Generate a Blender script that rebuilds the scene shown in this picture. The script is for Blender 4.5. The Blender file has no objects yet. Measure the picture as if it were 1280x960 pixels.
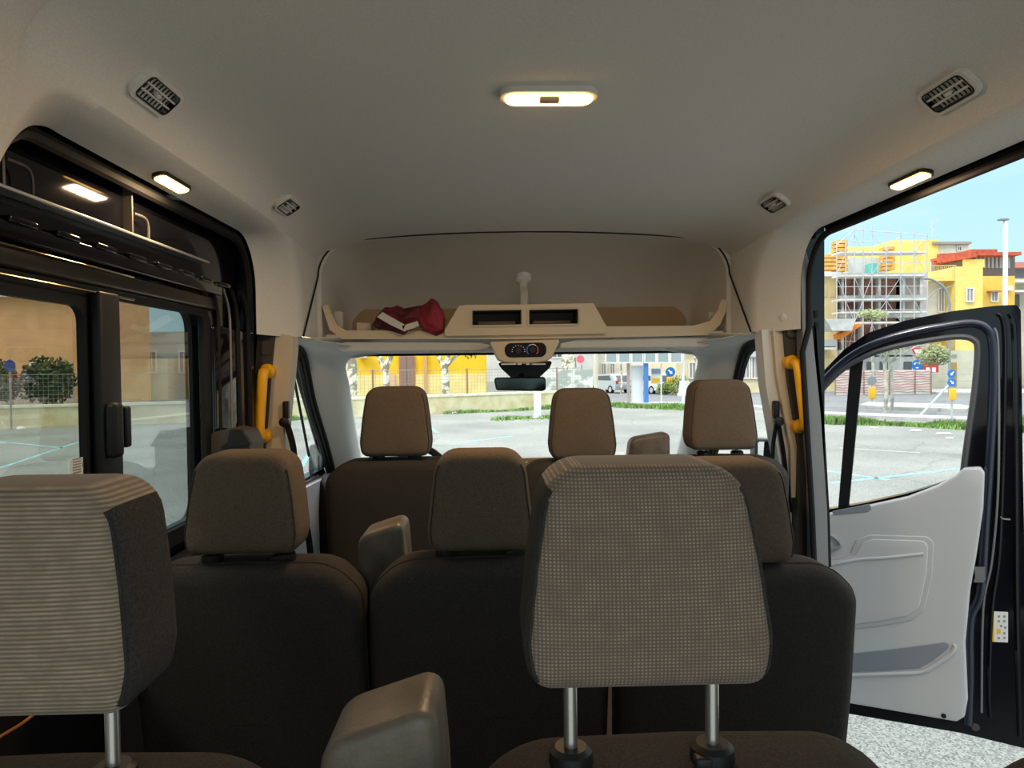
import bpy, bmesh, math, random
from math import pi, sin, cos, radians, sqrt, tan, atan2
from mathutils import Vector, Matrix, noise
from mathutils.geometry import tessellate_polygon
random.seed(7)
SC = bpy.context.scene
COL = SC.collection
V = Vector
# ------------------------------------------------------------------ camera
FPX = 880.0
CAM = V((-0.13, 0.0, 2.0))
EYE = 2.0
def _cd(px, py): return V(((px - 640) / FPX, -(py - 480) / FPX, -1.0))
_Y = _cd(616, 460).normalized()
_r = radians(0.65)
_X = V((cos(_r), sin(_r), 0)); _X = (_X - _Y * _X.dot(_Y)).normalized()
_Z = _X.cross(_Y)
CR = Matrix((_X, _Y, _Z))            # camera space -> world space
cam_data = bpy.data.cameras.new('camera'); cam_data.sensor_width = 36; cam_data.lens = FPX / 1280 * 36
cam_data.clip_start = 0.02; cam_data.clip_end = 500
cam = bpy.data.objects.new('camera', cam_data); COL.objects.link(cam)
cam.matrix_world = Matrix.Translation(CAM) @ CR.to_4x4()
SC.camera = cam
# ------------------------------------------------------------------ light
SC.view_settings.view_transform = 'Standard'; SC.view_settings.look = 'None'
SC.view_settings.gamma = 1; SC.view_settings.use_curve_mapping = False
SC.view_settings.exposure = 0.15
SC.cycles.max_bounces = 10; SC.cycles.diffuse_bounces = 6; SC.cycles.transparent_max_bounces = 16
SC.cycles.caustics_reflective = False; SC.cycles.caustics_refractive = False
SC.cycles.sample_clamp_indirect = 4.0
w = bpy.data.worlds.new('sky'); SC.world = w; w.use_nodes = True
nt = w.node_tree; nt.nodes.clear()
tc = nt.nodes.new('ShaderNodeTexCoord'); sep = nt.nodes.new('ShaderNodeSeparateXYZ')
nt.links.new(tc.outputs['Generated'], sep.inputs[0])
rmp = nt.nodes.new('ShaderNodeValToRGB')
els = rmp.color_ramp.elements
els[0].position = 0.0; els[0].color = (0.26, 0.33, 0.34, 1)
els[1].position = 1.0; els[1].color = (1.0, 1.0, 1.0, 1)
for p, c in ((0.02, (0.27, 0.36, 0.38, 1)), (0.12, (0.19, 0.295, 0.32, 1)), (0.25, (0.16, 0.27, 0.305, 1)), (0.42, (0.45, 0.52, 0.56, 1)), (0.7, (0.9, 0.93, 0.96, 1))):
    e = els.new(p); e.color = c
nt.links.new(sep.outputs[2], rmp.inputs[0])
nz = nt.nodes.new('ShaderNodeTexNoise'); nz.inputs['Scale'].default_value = 2.2; nz.inputs['Detail'].default_value = 5
mp = nt.nodes.new('ShaderNodeMapping'); mp.inputs['Scale'].default_value = (1, 1, 5)
nt.links.new(tc.outputs['Generated'], mp.inputs[0]); nt.links.new(mp.outputs[0], nz.inputs['Vector'])
r2 = nt.nodes.new('ShaderNodeValToRGB'); r2.color_ramp.elements[0].position = 0.42; r2.color_ramp.elements[0].color = (0, 0, 0, 1)
r2.color_ramp.elements[1].position = 0.75; r2.color_ramp.elements[1].color = (0.5, 0.5, 0.5, 1)
nt.links.new(nz.outputs[0], r2.inputs[0])
mx = nt.nodes.new('ShaderNodeMixRGB'); mx.inputs[2].default_value = (0.34, 0.40, 0.41, 1)
nt.links.new(r2.outputs[0], mx.inputs[0]); nt.links.new(rmp.outputs[0], mx.inputs[1])
bg = nt.nodes.new('ShaderNodeBackground'); bg.inputs[1].default_value = 2.95
nt.links.new(mx.outputs[0], bg.inputs[0])
wo = nt.nodes.new('ShaderNodeOutputWorld'); nt.links.new(bg.outputs[0], wo.inputs[0])
sun_d = bpy.data.lights.new('sun', 'SUN'); sun_d.energy = 1.7; sun_d.angle = radians(8); sun_d.color = (1, 0.95, 0.86)
sun = bpy.data.objects.new('sun', sun_d); COL.objects.link(sun)
sun.rotation_euler = V((0.62, 0.42, -0.95)).to_track_quat('-Z', 'Y').to_euler()

# ------------------------------------------------------------------ pixel -> place
def ray(px, py): return CR @ _cd(px, py)
def P(px, py, Y):
    d = ray(px, py); return CAM + d * (Y / d.y)
def G(px, py, z=0.0):
    d = ray(px, py); return CAM + d * ((z - CAM.z) / d.z)
class Plane:
    def __init__(s, o, ex, ez, n): s.o, s.ex, s.ez, s.n = V(o), V(ex).normalized(), V(ez).normalized(), V(n).normalized()
    def px(s, x, y):
        d = ray(x, y); t = (s.o - CAM).dot(s.n) / d.dot(s.n); q = CAM + d * t - s.o
        G2 = s.ez - s.ex * s.ez.dot(s.ex)
        return (q.dot(s.ex), q.dot(s.ez))
    def pl(s, pts): return [s.px(*p) for p in pts]
    def M(s, a, b, c=0.0): return s.o + s.ex * a + s.ez * b + s.n * c
def FP(Y): return Plane((0, Y, 0), (1, 0, 0), (0, 0, 1), (0, -1, 0))
def LP(X): return Plane((X, 0, 0), (0, 1, 0), (0, 0, 1), (1, 0, 0))
def RP(X): return Plane((X, 0, 0), (0, 1, 0), (0, 0, 1), (-1, 0, 0))
# ------------------------------------------------------------------ materials
MATS = {}
def mat(name, col, rough=0.6, metal=0.0, spec=0.5, noise_s=None, noise_a=0.15, bump=None, bump_s=200, coat=0.0, emit=None, es=0):
    if name in MATS: return MATS[name]
    m = bpy.data.materials.new(name); m.use_nodes = True; MATS[name] = m
    n = m.node_tree; b = n.nodes['Principled BSDF']
    b.inputs['Base Color'].default_value = (*col, 1); b.inputs['Roughness'].default_value = rough
    b.inputs['Metallic'].default_value = metal; b.inputs['Specular IOR Level'].default_value = spec
    b.inputs['Coat Weight'].default_value = coat
    if emit: b.inputs['Emission Color'].default_value = (*emit, 1); b.inputs['Emission Strength'].default_value = es
    t = n.nodes.new('ShaderNodeTexCoord')
    if noise_s:
        x = n.nodes.new('ShaderNodeTexNoise'); x.inputs['Scale'].default_value = noise_s; x.inputs['Detail'].default_value = 6
        n.links.new(t.outputs['Object'], x.inputs['Vector'])
        r = n.nodes.new('ShaderNodeValToRGB'); lo = tuple(c * (1 - noise_a) for c in col); hi = tuple(min(1, c * (1 + noise_a)) for c in col)
        r.color_ramp.elements[0].position = 0.35; r.color_ramp.elements[1].position = 0.65
        r.color_ramp.elements[0].color = (*lo, 1); r.color_ramp.elements[1].color = (*hi, 1)
        n.links.new(x.outputs[0], r.inputs[0]); n.links.new(r.outputs[0], b.inputs['Base Color'])
    if bump:
        x = n.nodes.new('ShaderNodeTexNoise'); x.inputs['Scale'].default_value = bump_s; x.inputs['Detail'].default_value = 3
        n.links.new(t.outputs['Object'], x.inputs['Vector'])
        bn = n.nodes.new('ShaderNodeBump'); bn.inputs['Strength'].default_value = bump; bn.inputs['Distance'].default_value = 0.002
        n.links.new(x.outputs[0], bn.inputs['Height']); n.links.new(bn.outputs[0], b.inputs['Normal'])
    return m
def glass(name, tint, refl=1.0):
    m = bpy.data.materials.new(name); m.use_nodes = True; n = m.node_tree; n.nodes.clear()
    o = n.nodes.new('ShaderNodeOutputMaterial'); tr = n.nodes.new('ShaderNodeBsdfTransparent'); tr.inputs[0].default_value = (*tint, 1)
    gl = n.nodes.new('ShaderNodeBsdfGlossy'); gl.inputs['Roughness'].default_value = 0.0
    lw = n.nodes.new('ShaderNodeLayerWeight'); lw.inputs[0].default_value = 0.5
    pw = n.nodes.new('ShaderNodeMath'); pw.operation = 'POWER'; pw.inputs[1].default_value = 5; n.links.new(lw.outputs['Facing'], pw.inputs[0])
    fr = n.nodes.new('ShaderNodeMath'); fr.operation = 'MULTIPLY_ADD'; fr.inputs[1].default_value = 0.96; fr.inputs[2].default_value = 0.04; n.links.new(pw.outputs[0], fr.inputs[0])
    mu = n.nodes.new('ShaderNodeMath'); mu.operation = 'MULTIPLY'; mu.inputs[1].default_value = refl; mu.use_clamp = True
    n.links.new(fr.outputs[0], mu.inputs[0])
    mi = n.nodes.new('ShaderNodeMixShader'); n.links.new(mu.outputs[0], mi.inputs[0]); n.links.new(tr.outputs[0], mi.inputs[1]); n.links.new(gl.outputs[0], mi.inputs[2])
    n.links.new(mi.outputs[0], o.inputs[0]); return m
def weave(name, base, hi, sx, sz, rough=0.9):
    """ribbed or dotted seat cloth: bright threads on a dark ground, with bump"""
    m = bpy.data.materials.new(name); m.use_nodes = True; n = m.node_tree; b = n.nodes['Principled BSDF']
    b.inputs['Roughness'].default_value = rough; b.inputs['Specular IOR Level'].default_value = 0.2
    b.inputs['Sheen Weight'].default_value = 0.15
    t = n.nodes.new('ShaderNodeTexCoord'); s = n.nodes.new('ShaderNodeSeparateXYZ'); n.links.new(t.outputs['Object'], s.inputs[0])
    def wv(sock, k):
        a = n.nodes.new('ShaderNodeMath'); a.operation = 'MULTIPLY'; a.inputs[1].default_value = k; n.links.new(sock, a.inputs[0])
        c = n.nodes.new('ShaderNodeMath'); c.operation = 'SINE'; n.links.new(a.outputs[0], c.inputs[0])
        d = n.nodes.new('ShaderNodeMath'); d.operation = 'MULTIPLY_ADD'; d.inputs[1].default_value = 0.5; d.inputs[2].default_value = 0.5; n.links.new(c.outputs[0], d.inputs[0])
        return d.outputs[0]
    z = wv(s.outputs[2], 2 * pi / sz)
    if sx:
        x = wv(s.outputs[0], 2 * pi / sx); mm = n.nodes.new('ShaderNodeMath'); mm.operation = 'MULTIPLY'
        n.links.new(z, mm.inputs[0]); n.links.new(x, mm.inputs[1]); f = mm.outputs[0]
    else: f = z
    nzz = n.nodes.new('ShaderNodeTexNoise'); nzz.inputs['Scale'].default_value = 60; n.links.new(t.outputs['Object'], nzz.inputs['Vector'])
    m2 = n.nodes.new('ShaderNodeMath'); m2.operation = 'MULTIPLY'; n.links.new(f, m2.inputs[0]); n.links.new(nzz.outputs[0], m2.inputs[1])
    mi = n.nodes.new('ShaderNodeMixRGB'); mi.inputs[1].default_value = (*base, 1); mi.inputs[2].default_value = (*hi, 1)
    n.links.new(m2.outputs[0], mi.inputs[0]); n.links.new(mi.outputs[0], b.inputs['Base Color'])
    bn = n.nodes.new('ShaderNodeBump'); bn.inputs['Strength'].default_value = 0.35; bn.inputs['Distance'].default_value = 0.0015
    n.links.new(m2.outputs[0], bn.inputs['Height']); n.links.new(bn.outputs[0], b.inputs['Normal'])
    MATS[name] = m; return m
def spots(name, c1, c2, scale, thr=0.5, rough=0.9, soft=0.08):
    m = bpy.data.materials.new(name); m.use_nodes = True; n = m.node_tree; b = n.nodes['Principled BSDF']; b.inputs['Roughness'].default_value = rough
    b.inputs['Specular IOR Level'].default_value = 0.2
    t = n.nodes.new('ShaderNodeTexCoord'); x = n.nodes.new('ShaderNodeTexNoise'); x.inputs['Scale'].default_value = scale; x.inputs['Detail'].default_value = 4
    n.links.new(t.outputs['Object'], x.inputs['Vector']); r = n.nodes.new('ShaderNodeValToRGB')
    r.color_ramp.elements[0].position = thr - soft; r.color_ramp.elements[1].position = thr + soft
    r.color_ramp.elements[0].color = (*c1, 1); r.color_ramp.elements[1].color = (*c2, 1)
    n.links.new(x.outputs[0], r.inputs[0]); n.links.new(r.outputs[0], b.inputs['Base Color']); MATS[name] = m; return m

M_HEAD = mat('headliner_cloth', (0.70, 0.67, 0.62), 0.95, spec=0.1, noise_s=300, noise_a=0.06, bump=0.15, bump_s=900)
M_TRIM = mat('grey_trim_plastic', (0.66, 0.645, 0.61), 0.6, spec=0.3, bump=0.1, bump_s=700)
M_CREAM = mat('cream_trim_plastic', (0.62, 0.54, 0.42), 0.6, spec=0.3)
M_SHELF = mat('beige_shelf_plastic', (0.68, 0.56, 0.40), 0.6, spec=0.3, bump=0.1, bump_s=900)
M_BLACK = mat('black_paint', (0.004, 0.004, 0.006), 0.07, spec=0.3, coat=0.08)
M_BLKPL = mat('black_plastic', (0.009, 0.009, 0.010), 0.5, spec=.35)
M_RUB = mat('black_rubber', (0.006, 0.006, 0.007), 0.7, spec=0.25)
M_DKTR = mat('charcoal_trim', (0.05, 0.045, 0.04), 0.6)
M_YEL = mat('yellow_handle_plastic', (0.95, 0.47, 0.008), 0.35, noise_s=20, noise_a=0.04)
M_CHR = mat('brushed_steel_post', (0.55, 0.53, 0.50), 0.3, metal=0.9)
M_CLOTH = mat('plain_charcoal_cloth', (0.042, 0.038, 0.035), 0.95, spec=0.15, noise_s=400, noise_a=0.25, bump=0.3, bump_s=900)
M_HRC = mat('brown_black_headrest_cloth', (0.11, 0.084, 0.062), 0.95, spec=0.15, noise_s=500, noise_a=0.25, bump=0.3, bump_s=900)
M_RIB = weave('ribbed_seat_cloth', (0.17, 0.128, 0.09), (0.52, 0.40, 0.28), None, 0.0038)
M_DOT = weave('dotted_seat_cloth', (0.145, 0.108, 0.08), (0.56, 0.43, 0.32), 0.0034, 0.0031)
M_ARM = mat('worn_armrest_vinyl', (0.11, 0.09, 0.07), 0.42, noise_s=25, noise_a=0.25, bump=0.25, bump_s=260)
M_DOORP = mat('door_panel_plastic', (0.50, 0.505, 0.51), 0.55, spec=0.3, bump=0.1, bump_s=700)
M_DOORD = mat('door_pocket_plastic', (0.22, 0.24, 0.27), 0.5, spec=0.35)
M_BPIL = mat('grey_painted_pillar', (0.16, 0.17, 0.175), 0.45)
M_WHITE = mat('white_plastic', (0.8, 0.8, 0.8), 0.5)
M_GL = glass('clear_window_glass', (0.97, 0.98, 0.98), 0.5)
M_GLS = glass('tinted_window_glass', (0.64, 0.66, 0.62), 1.4)
M_GLD = glass('sliding_pane_glass', (0.62, 0.66, 0.65), 2.0)
M_MIR = mat('mirror_silver', (0.8, 0.85, 0.85), 0.02, metal=1)

# ------------------------------------------------------------------ mesh helpers
def rp(pts, r, n=5):
    out = []; N = len(pts)
    for i in range(N):
        rr = r[i] if isinstance(r, (list, tuple)) else r
        a, b, c = V((*pts[i - 1], 0)), V((*pts[i], 0)), V((*pts[(i + 1) % N], 0))
        u, v = a - b, c - b; lu, lv = u.length, v.length
        if rr <= 1e-6: out.append((b.x, b.y)); continue
        u.normalize(); v.normalize(); ang = u.angle(v)
        if ang > pi - 0.03: out.append((b.x, b.y)); continue
        t = min(rr / tan(ang / 2), lu * 0.49, lv * 0.49); R = t * tan(ang / 2)
        ctr = b + (u + v).normalized() * (R / sin(ang / 2)); s = b + u * t - ctr; e = b + v * t - ctr
        a0 = atan2(s.y, s.x); a1 = atan2(e.y, e.x); d = (a1 - a0 + pi) % (2 * pi) - pi
        for k in range(n + 1):
            q = a0 + d * k / n; out.append((ctr.x + R * cos(q), ctr.y + R * sin(q)))
    return out
def area(l): return 0.5 * sum(l[i - 1][0] * l[i][1] - l[i][0] * l[i - 1][1] for i in range(len(l)))
def inset(l, d):
    s = 1 if area(l) > 0 else -1; N = len(l); out = []
    for i in range(N):
        a, b, c = V(l[i - 1]), V(l[i]), V(l[(i + 1) % N])
        e1, e2 = (b - a), (c - b)
        if e1.length < 1e-9: e1 = e2
        if e2.length < 1e-9: e2 = e1
        n1 = V((-e1.y, e1.x)).normalized(); n2 = V((-e2.y, e2.x)).normalized(); m = n1 + n2
        m = m.normalized() / max(0.5, sqrt(max(0.01, (1 + n1.dot(n2)) / 2))) if m.length > 1e-6 else n1
        out.append((b.x + m.x * d * s, b.y + m.y * d * s))
    return out
def rect(x0, y0, x1, y1, r=0.0, n=4):
    p = [(x0, y0), (x1, y0), (x1, y1), (x0, y1)]
    return rp(p, r, n) if r else p
def B(): return bmesh.new()
def loopstrip(bm, A, Bv, mi=0):
    N = len(A)
    for i in range(N):
        try: f = bm.faces.new((A[i - 1], A[i], Bv[i], Bv[i - 1])); f.material_index = mi
        except ValueError: pass
def plate(bm, loops, c0, c1, M, mi=0):
    """outline (+holes) extruded between c0 and c1"""
    L3 = [[V((*p, 0)) for p in l] for l in loops]; tris = tessellate_polygon(L3); flat = [p for l in loops for p in l]
    f0 = [bm.verts.new(M(p[0], p[1], c0)) for p in flat]; f1 = [bm.verts.new(M(p[0], p[1], c1)) for p in flat]
    for t in tris:
        try:
            bm.faces.new([f0[i] for i in t]).material_index = mi; bm.faces.new([f1[i] for i in t]).material_index = mi
        except ValueError: pass
    k = 0
    for l in loops:
        loopstrip(bm, f0[k:k + len(l)], f1[k:k + len(l)], mi); k += len(l)
def pad(bm, out, d, r, M, dome=0.0, side=0, K=4, back=True, rim=0):
    """cushion: outline in (a,b); front face at c=0 looking to the viewer, body running away to c=-d"""
    rings = []; ms = []
    for k in range(K + 1):
        a = k / K * pi / 2; rings.append((r * (1 - sin(a)), -r * (1 - cos(a)))); ms.append(0 if k <= K else side)
    rb = r if back else 0.0
    for k in range(K + 1):
        a = (K - k) / K * pi / 2; rings.append((rb * (1 - sin(a)), -d + rb * (1 - cos(a))))
    VR = []
    for ins, c in rings:
        o = inset(out, ins) if ins > 1e-6 else out
        VR.append([bm.verts.new(M(p[0], p[1], c)) for p in o])
    for i in range(len(VR) - 1):
        loopstrip(bm, VR[i], VR[i + 1], side if i >= rim + K - 1 else 0)
    fo = inset(out, r); cx = sum(p[0] for p in fo) / len(fo); cy = sum(p[1] for p in fo) / len(fo)
    prev = VR[0]
    for s in (0.8, 0.5, 0.2):
        cur = [bm.verts.new(M(cx + (p[0] - cx) * s, cy + (p[1] - cy) * s, dome * (1 - s * s))) for p in fo]
        loopstrip(bm, prev, cur); prev = cur
    bm.faces.new(prev)
    try: bm.faces.new(VR[-1]).material_index = side
    except ValueError: pass
def box(bm, x0, x1, y0, y1, z0, z1, bev=0.0):
    vs = [bm.verts.new((x, y, z)) for x in (x0, x1) for y in (y0, y1) for z in (z0, z1)]
    fs = [bm.faces.new([vs[i] for i in q]) for q in ((0, 1, 3, 2), (4, 6, 7, 5), (0, 4, 5, 1), (2, 3, 7, 6), (0, 2, 6, 4), (1, 5, 7, 3))]
    if bev:
        es = list({e for f in fs for e in f.edges}); bmesh.ops.bevel(bm, geom=es, offset=bev, segments=3, affect='EDGES', profile=0.5)
def tube(bm, pts, r, n=8, closed=False, flat=None):
    pts = [V(p) for p in pts]; N = len(pts); rings = []; up = None
    for i, p in enumerate(pts):
        if closed: t = pts[(i + 1) % N] - pts[i - 1]
        else: t = pts[min(i + 1, N - 1)] - pts[max(i - 1, 0)]
        t.normalize()
        if up is None: up = V((0, 0, 1)) if abs(t.z) < 0.9 else V((1, 0, 0))
        s = t.cross(up)
        if s.length < 1e-4: s = t.cross(V((0, 1, 0.1)))
        s.normalize(); up = s.cross(t).normalized()
        rr = r[i] if isinstance(r, (list, tuple)) else r; r2 = rr * (flat or 1)
        rings.append([bm.verts.new(p + s * (rr * cos(2 * pi * k / n)) + up * (r2 * sin(2 * pi * k / n))) for k in range(n)])
    for i in range(N - (0 if closed else 1)): loopstrip(bm, rings[i], rings[(i + 1) % N])
    if not closed: bm.faces.new(rings[0]); bm.faces.new(rings[-1])
def lathe(bm, c, ax, prof, n=16):
    ax = V(ax).normalized(); u = ax.orthogonal().normalized(); v = ax.cross(u); c = V(c); R = []
    for a, r in prof: R.append([bm.verts.new(c + ax * a + (u * cos(2 * pi * k / n) + v * sin(2 * pi * k / n)) * max(r, 1e-4)) for k in range(n)])
    for i in range(len(R) - 1): loopstrip(bm, R[i], R[i + 1])
    bm.faces.new(R[0]); bm.faces.new(R[-1])
def grid(bm, rows, mi=0):
    vr = [[bm.verts.new(p) for p in r] for r in rows]
    for i in range(len(vr) - 1):
        for j in range(len(vr[0]) - 1):
            try: bm.faces.new((vr[i][j], vr[i][j + 1], vr[i + 1][j + 1], vr[i + 1][j])).material_index = mi
            except ValueError: pass
def smooth_path(pts, n=6):
    pts = [V(p) for p in pts]; o = []
    for i in range(len(pts) - 1):
        p0, p1, p2, p3 = pts[max(i - 1, 0)], pts[i], pts[i + 1], pts[min(i + 2, len(pts) - 1)]
        for k in range(n):
            t = k / n; o.append(0.5 * ((2 * p1) + (p2 - p0) * t + (2 * p0 - 5 * p1 + 4 * p2 - p3) * t * t + (3 * p1 - p0 - 3 * p2 + p3) * t ** 3))
    o.append(pts[-1]); return o
def wpos(o):
    v = V((0, 0, 0))
    while o: v += o.location; o = o.parent
    return v
def obj(name, bm, m, parent=None, label=None, angle=38, weld=0.0, thick=None, sub=0):
    if weld: bmesh.ops.remove_doubles(bm, verts=bm.verts, dist=weld)
    bmesh.ops.recalc_face_normals(bm, faces=bm.faces)
    me = bpy.data.meshes.new(name)
    if parent: bmesh.ops.translate(bm, verts=bm.verts, vec=-wpos(parent))
    for f in bm.faces: f.smooth = True
    bm.to_mesh(me); bm.free(); me.set_sharp_from_angle(angle=radians(angle))
    for k in (m if isinstance(m, (list, tuple)) else [m]): me.materials.append(k)
    o = bpy.data.objects.new(name, me); COL.objects.link(o)
    if parent: o.parent = parent
    if label: o['label'] = label
    if thick:
        md = o.modifiers.new('solid', 'SOLIDIFY'); md.thickness = thick; md.offset = 0
    if sub:
        md = o.modifiers.new('sub', 'SUBSURF'); md.levels = md.render_levels = sub
    return o
def thing(name, label, cat, loc, group=None):
    o = bpy.data.objects.new(name, None); COL.objects.link(o); o.location = loc; o.empty_display_size = 0.1
    o['label'] = label; o['category'] = cat
    if group: o['group'] = group
    return o
def tag(o, label, cat, group=None, kind=None):
    o['label'] = label; o['category'] = cat
    if group: o['group'] = group
    if kind: o['kind'] = kind
    return o
def struct(o, label=None, cat=None):
    o['kind'] = 'structure'
    if label: o['label'] = label
    if cat: o['category'] = cat
    return o
H = lambda h: EYE + h

# ================================================================== GROUND AND STREET
def ground_mat():
    m = bpy.data.materials.new('concrete_lot'); m.use_nodes = True; n = m.node_tree; b = n.nodes['Principled BSDF']; b.inputs['Roughness'].default_value = 0.95
    b.inputs['Specular IOR Level'].default_value = 0.15
    t = n.nodes.new('ShaderNodeTexCoord')
    a = n.nodes.new('ShaderNodeTexNoise'); a.inputs['Scale'].default_value = 0.35; a.inputs['Detail'].default_value = 8
    f = n.nodes.new('ShaderNodeTexVoronoi'); f.inputs['Scale'].default_value = 95
    n.links.new(t.outputs['Object'], a.inputs['Vector']); n.links.new(t.outputs['Object'], f.inputs['Vector'])
    r = n.nodes.new('ShaderNodeValToRGB'); r.color_ramp.elements[0].position = 0.3; r.color_ramp.elements[1].position = 0.7
    r.color_ramp.elements[0].color = (0.25, 0.26, 0.24, 1); r.color_ramp.elements[1].color = (0.36, 0.37, 0.34, 1)
    n.links.new(a.outputs[0], r.inputs[0])
    g = n.nodes.new('ShaderNodeValToRGB'); g.color_ramp.elements[0].color = (0.5, 0.5, 0.52, 1); g.color_ramp.elements[1].color = (1.2, 1.2, 1.2, 1)
    g.color_ramp.elements[0].position = 0.15; g.color_ramp.elements[1].position = 0.75
    n.links.new(f.outputs['Color'], g.inputs[0])
    mu = n.nodes.new('ShaderNodeMixRGB'); mu.blend_type = 'MULTIPLY'; mu.inputs[0].default_value = 1
    n.links.new(r.outputs[0], mu.inputs[1]); n.links.new(g.outputs[0], mu.inputs[2])
    # thin dark cracks
    wn = n.nodes.new('ShaderNodeTexNoise'); wn.inputs['Scale'].default_value = 0.5; n.links.new(t.outputs['Object'], wn.inputs['Vector'])
    ad = n.nodes.new('ShaderNodeMixRGB'); ad.blend_type = 'ADD'; ad.inputs[0].default_value = 1.0
    n.links.new(t.outputs['Object'], ad.inputs[1]); n.links.new(wn.outputs['Color'], ad.inputs[2])
    vc = n.nodes.new('ShaderNodeTexVoronoi'); vc.feature = 'DISTANCE_TO_EDGE'; vc.inputs['Scale'].default_value = 0.22; n.links.new(ad.outputs[0], vc.inputs['Vector'])
    rc = n.nodes.new('ShaderNodeValToRGB'); rc.color_ramp.elements[0].position = 0.002; rc.color_ramp.elements[1].position = 0.008
    rc.color_ramp.elements[0].color = (0.82, 0.82, 0.8, 1); rc.color_ramp.elements[1].color = (1, 1, 1, 1)
    n.links.new(vc.outputs[0], rc.inputs[0])
    m3 = n.nodes.new('ShaderNodeMixRGB'); m3.blend_type = 'MULTIPLY'; m3.inputs[0].default_value = 1
    n.links.new(mu.outputs[0], m3.inputs[1]); n.links.new(rc.outputs[0], m3.inputs[2]); n.links.new(m3.outputs[0], b.inputs['Base Color'])
    return m
bm = B(); box(bm, -80, 90, -40, 140, -0.3, 0.0); o = obj('ground', bm, ground_mat()); struct(o, 'pale cracked concrete of the open car park', 'ground')
M_ASPH = mat('street_asphalt', (0.20, 0.21, 0.22), 0.9, noise_s=1.5, noise_a=0.15)
M_KERB = mat('kerb_stone', (0.46, 0.455, 0.43), 0.9, noise_s=3, noise_a=0.1)
M_BLUE = mat('faded_blue_line', (0.25, 0.52, 0.60), 0.9, noise_s=6, noise_a=0.3)
M_WALL = spots('yellowed_wall_render', (0.62, 0.50, 0.24), (0.86, 0.78, 0.52), 1.6, 0.42, soft=0.2)
M_MESHW = mat('galvanised_wire', (0.30, 0.29, 0.27), 0.6, metal=0.3)
M_RUST = mat('rusty_post', (0.30, 0.17, 0.11), 0.8)
# street band to the front right
def gpoly(name, pts, z0, z1, m):
    bm = B(); plate(bm, [pts], z0, z1, lambda a, b, c: V((a, b, c))); return obj(name, bm, m)
def gp(*pp): return [(G(*p).x, G(*p).y) for p in pp]
o = gpoly('road', gp((700, 492.0), (880, 489.0), (1020, 484.5), (1300, 483.0), (1420, 486), (1340, 527), (1215, 523), (1030, 517), (900, 505), (770, 505)), 0.001, 0.02, M_ASPH); struct(o, 'grey asphalt road beyond the car park', 'road')
o = gpoly('kerb_line', gp((760, 506.5), (900, 507.5), (1030, 521), (1215, 529), (1340, 535), (1340, 531), (1215, 525), (1030, 518), (900, 505), (760, 504.5)), 0.0, 0.12, M_KERB); o.name = 'kerb'; struct(o, 'pale kerb between car park and road', 'kerb')
o = gpoly('traffic_island', gp((1075, 510), (1085, 506), (1200, 509.5), (1214, 512), (1208, 516), (1100, 512.5)), 0.0, 0.15, M_KERB); tag(o, 'low pale concrete traffic island in the middle of the road', 'traffic island')
o = gpoly('sidewalk', gp((1000, 490), (1190, 493), (1330, 494), (1330, 489), (1190, 488), (1000, 486)), 0.0, 0.13, M_KERB); o.name = 'pavement'; struct(o, 'pavement in front of the yellow houses', 'pavement')
# painted lines on the lot
for a, b in (((1040, 604), (1200, 586)), ((1030, 588), (1110, 600)), ((1060, 640), (1190, 610)), ((536, 533), (547, 541)), ((372, 590), (388, 566)), ((0, 585), (112, 548)), ((0, 552), (80, 560)), ((560, 556), (640, 545)), ((1050, 560), (1150, 566))):
    p, q = G(*a), G(*b); d = (q - p).normalized(); s = V((-d.y, d.x, 0)) * 0.05
    bm = B(); plate(bm, [[(p - s).xy[:], (q - s).xy[:], (q + s).xy[:], (p + s).xy[:]]], 0.0, 0.004, lambda x, y, z: V((x, y, z)))
    o = obj('parking_line', bm, M_BLUE if b[0] != 1150 else M_KERB); struct(o, 'faded painted parking line on the concrete', 'parking line')
# low boundary wall round the lot
WL = [(-40, 18.0), (-18, 26.0), (-6.3, 29.4), (-2.5, 31.4), (0.8, 33.4), (4.3, 35.3)]
def along(line, w0, w1, z0, z1, bm, zs=None):
    for i in range(len(line) - 1):
        a, b = V(line[i]), V(line[i + 1]); d = (b - a).normalized(); s = V((-d.y, d.x))
        q = [a + s * w0, b + s * w0, b + s * w1, a + s * w1]
        plate(bm, [[p[:] for p in q]], z0, z1, lambda x, y, z: V((x, y, z)))
bm = B(); along(WL, 0, 0.3, 0, 0.74, bm); wallr = obj('boundary_wall', bm, M_WALL); tag(wallr, 'low yellowed masonry wall along the far edge of the car park', 'wall')
bm = B(); along(WL, -0.05, 0.35, 0.74, 0.84, bm); obj('coping', bm, mat('wall_coping', (0.85, 0.80, 0.62), 0.9, noise_s=4, noise_a=0.12), wallr)
fen = thing('mesh_fence', 'wire mesh fence with rusty posts standing on the low yellowed wall', 'fence', (0, 31, 0.84))
bm = B(); 
for i in range(len(WL) - 1):
    a, b = V((*WL[i], 0)), V((*WL[i + 1], 0)); L = (b - a).length; n = int(L / 0.16); off = V((0, 0.15, 0))
    for k in range(n):
        p = a.lerp(b, k / n) + off; box(bm, p.x - 0.004, p.x + 0.004, p.y, p.y + 0.006, 0.84, 1.95)
    for k in range(8):
        z = 0.9 + k * 0.15; tube(bm, [a + off + V((0, 0, z)), b + off + V((0, 0, z))], 0.004 if k < 7 else 0.012, 4)
obj('wire_mesh', bm, M_MESHW, fen)
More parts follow.
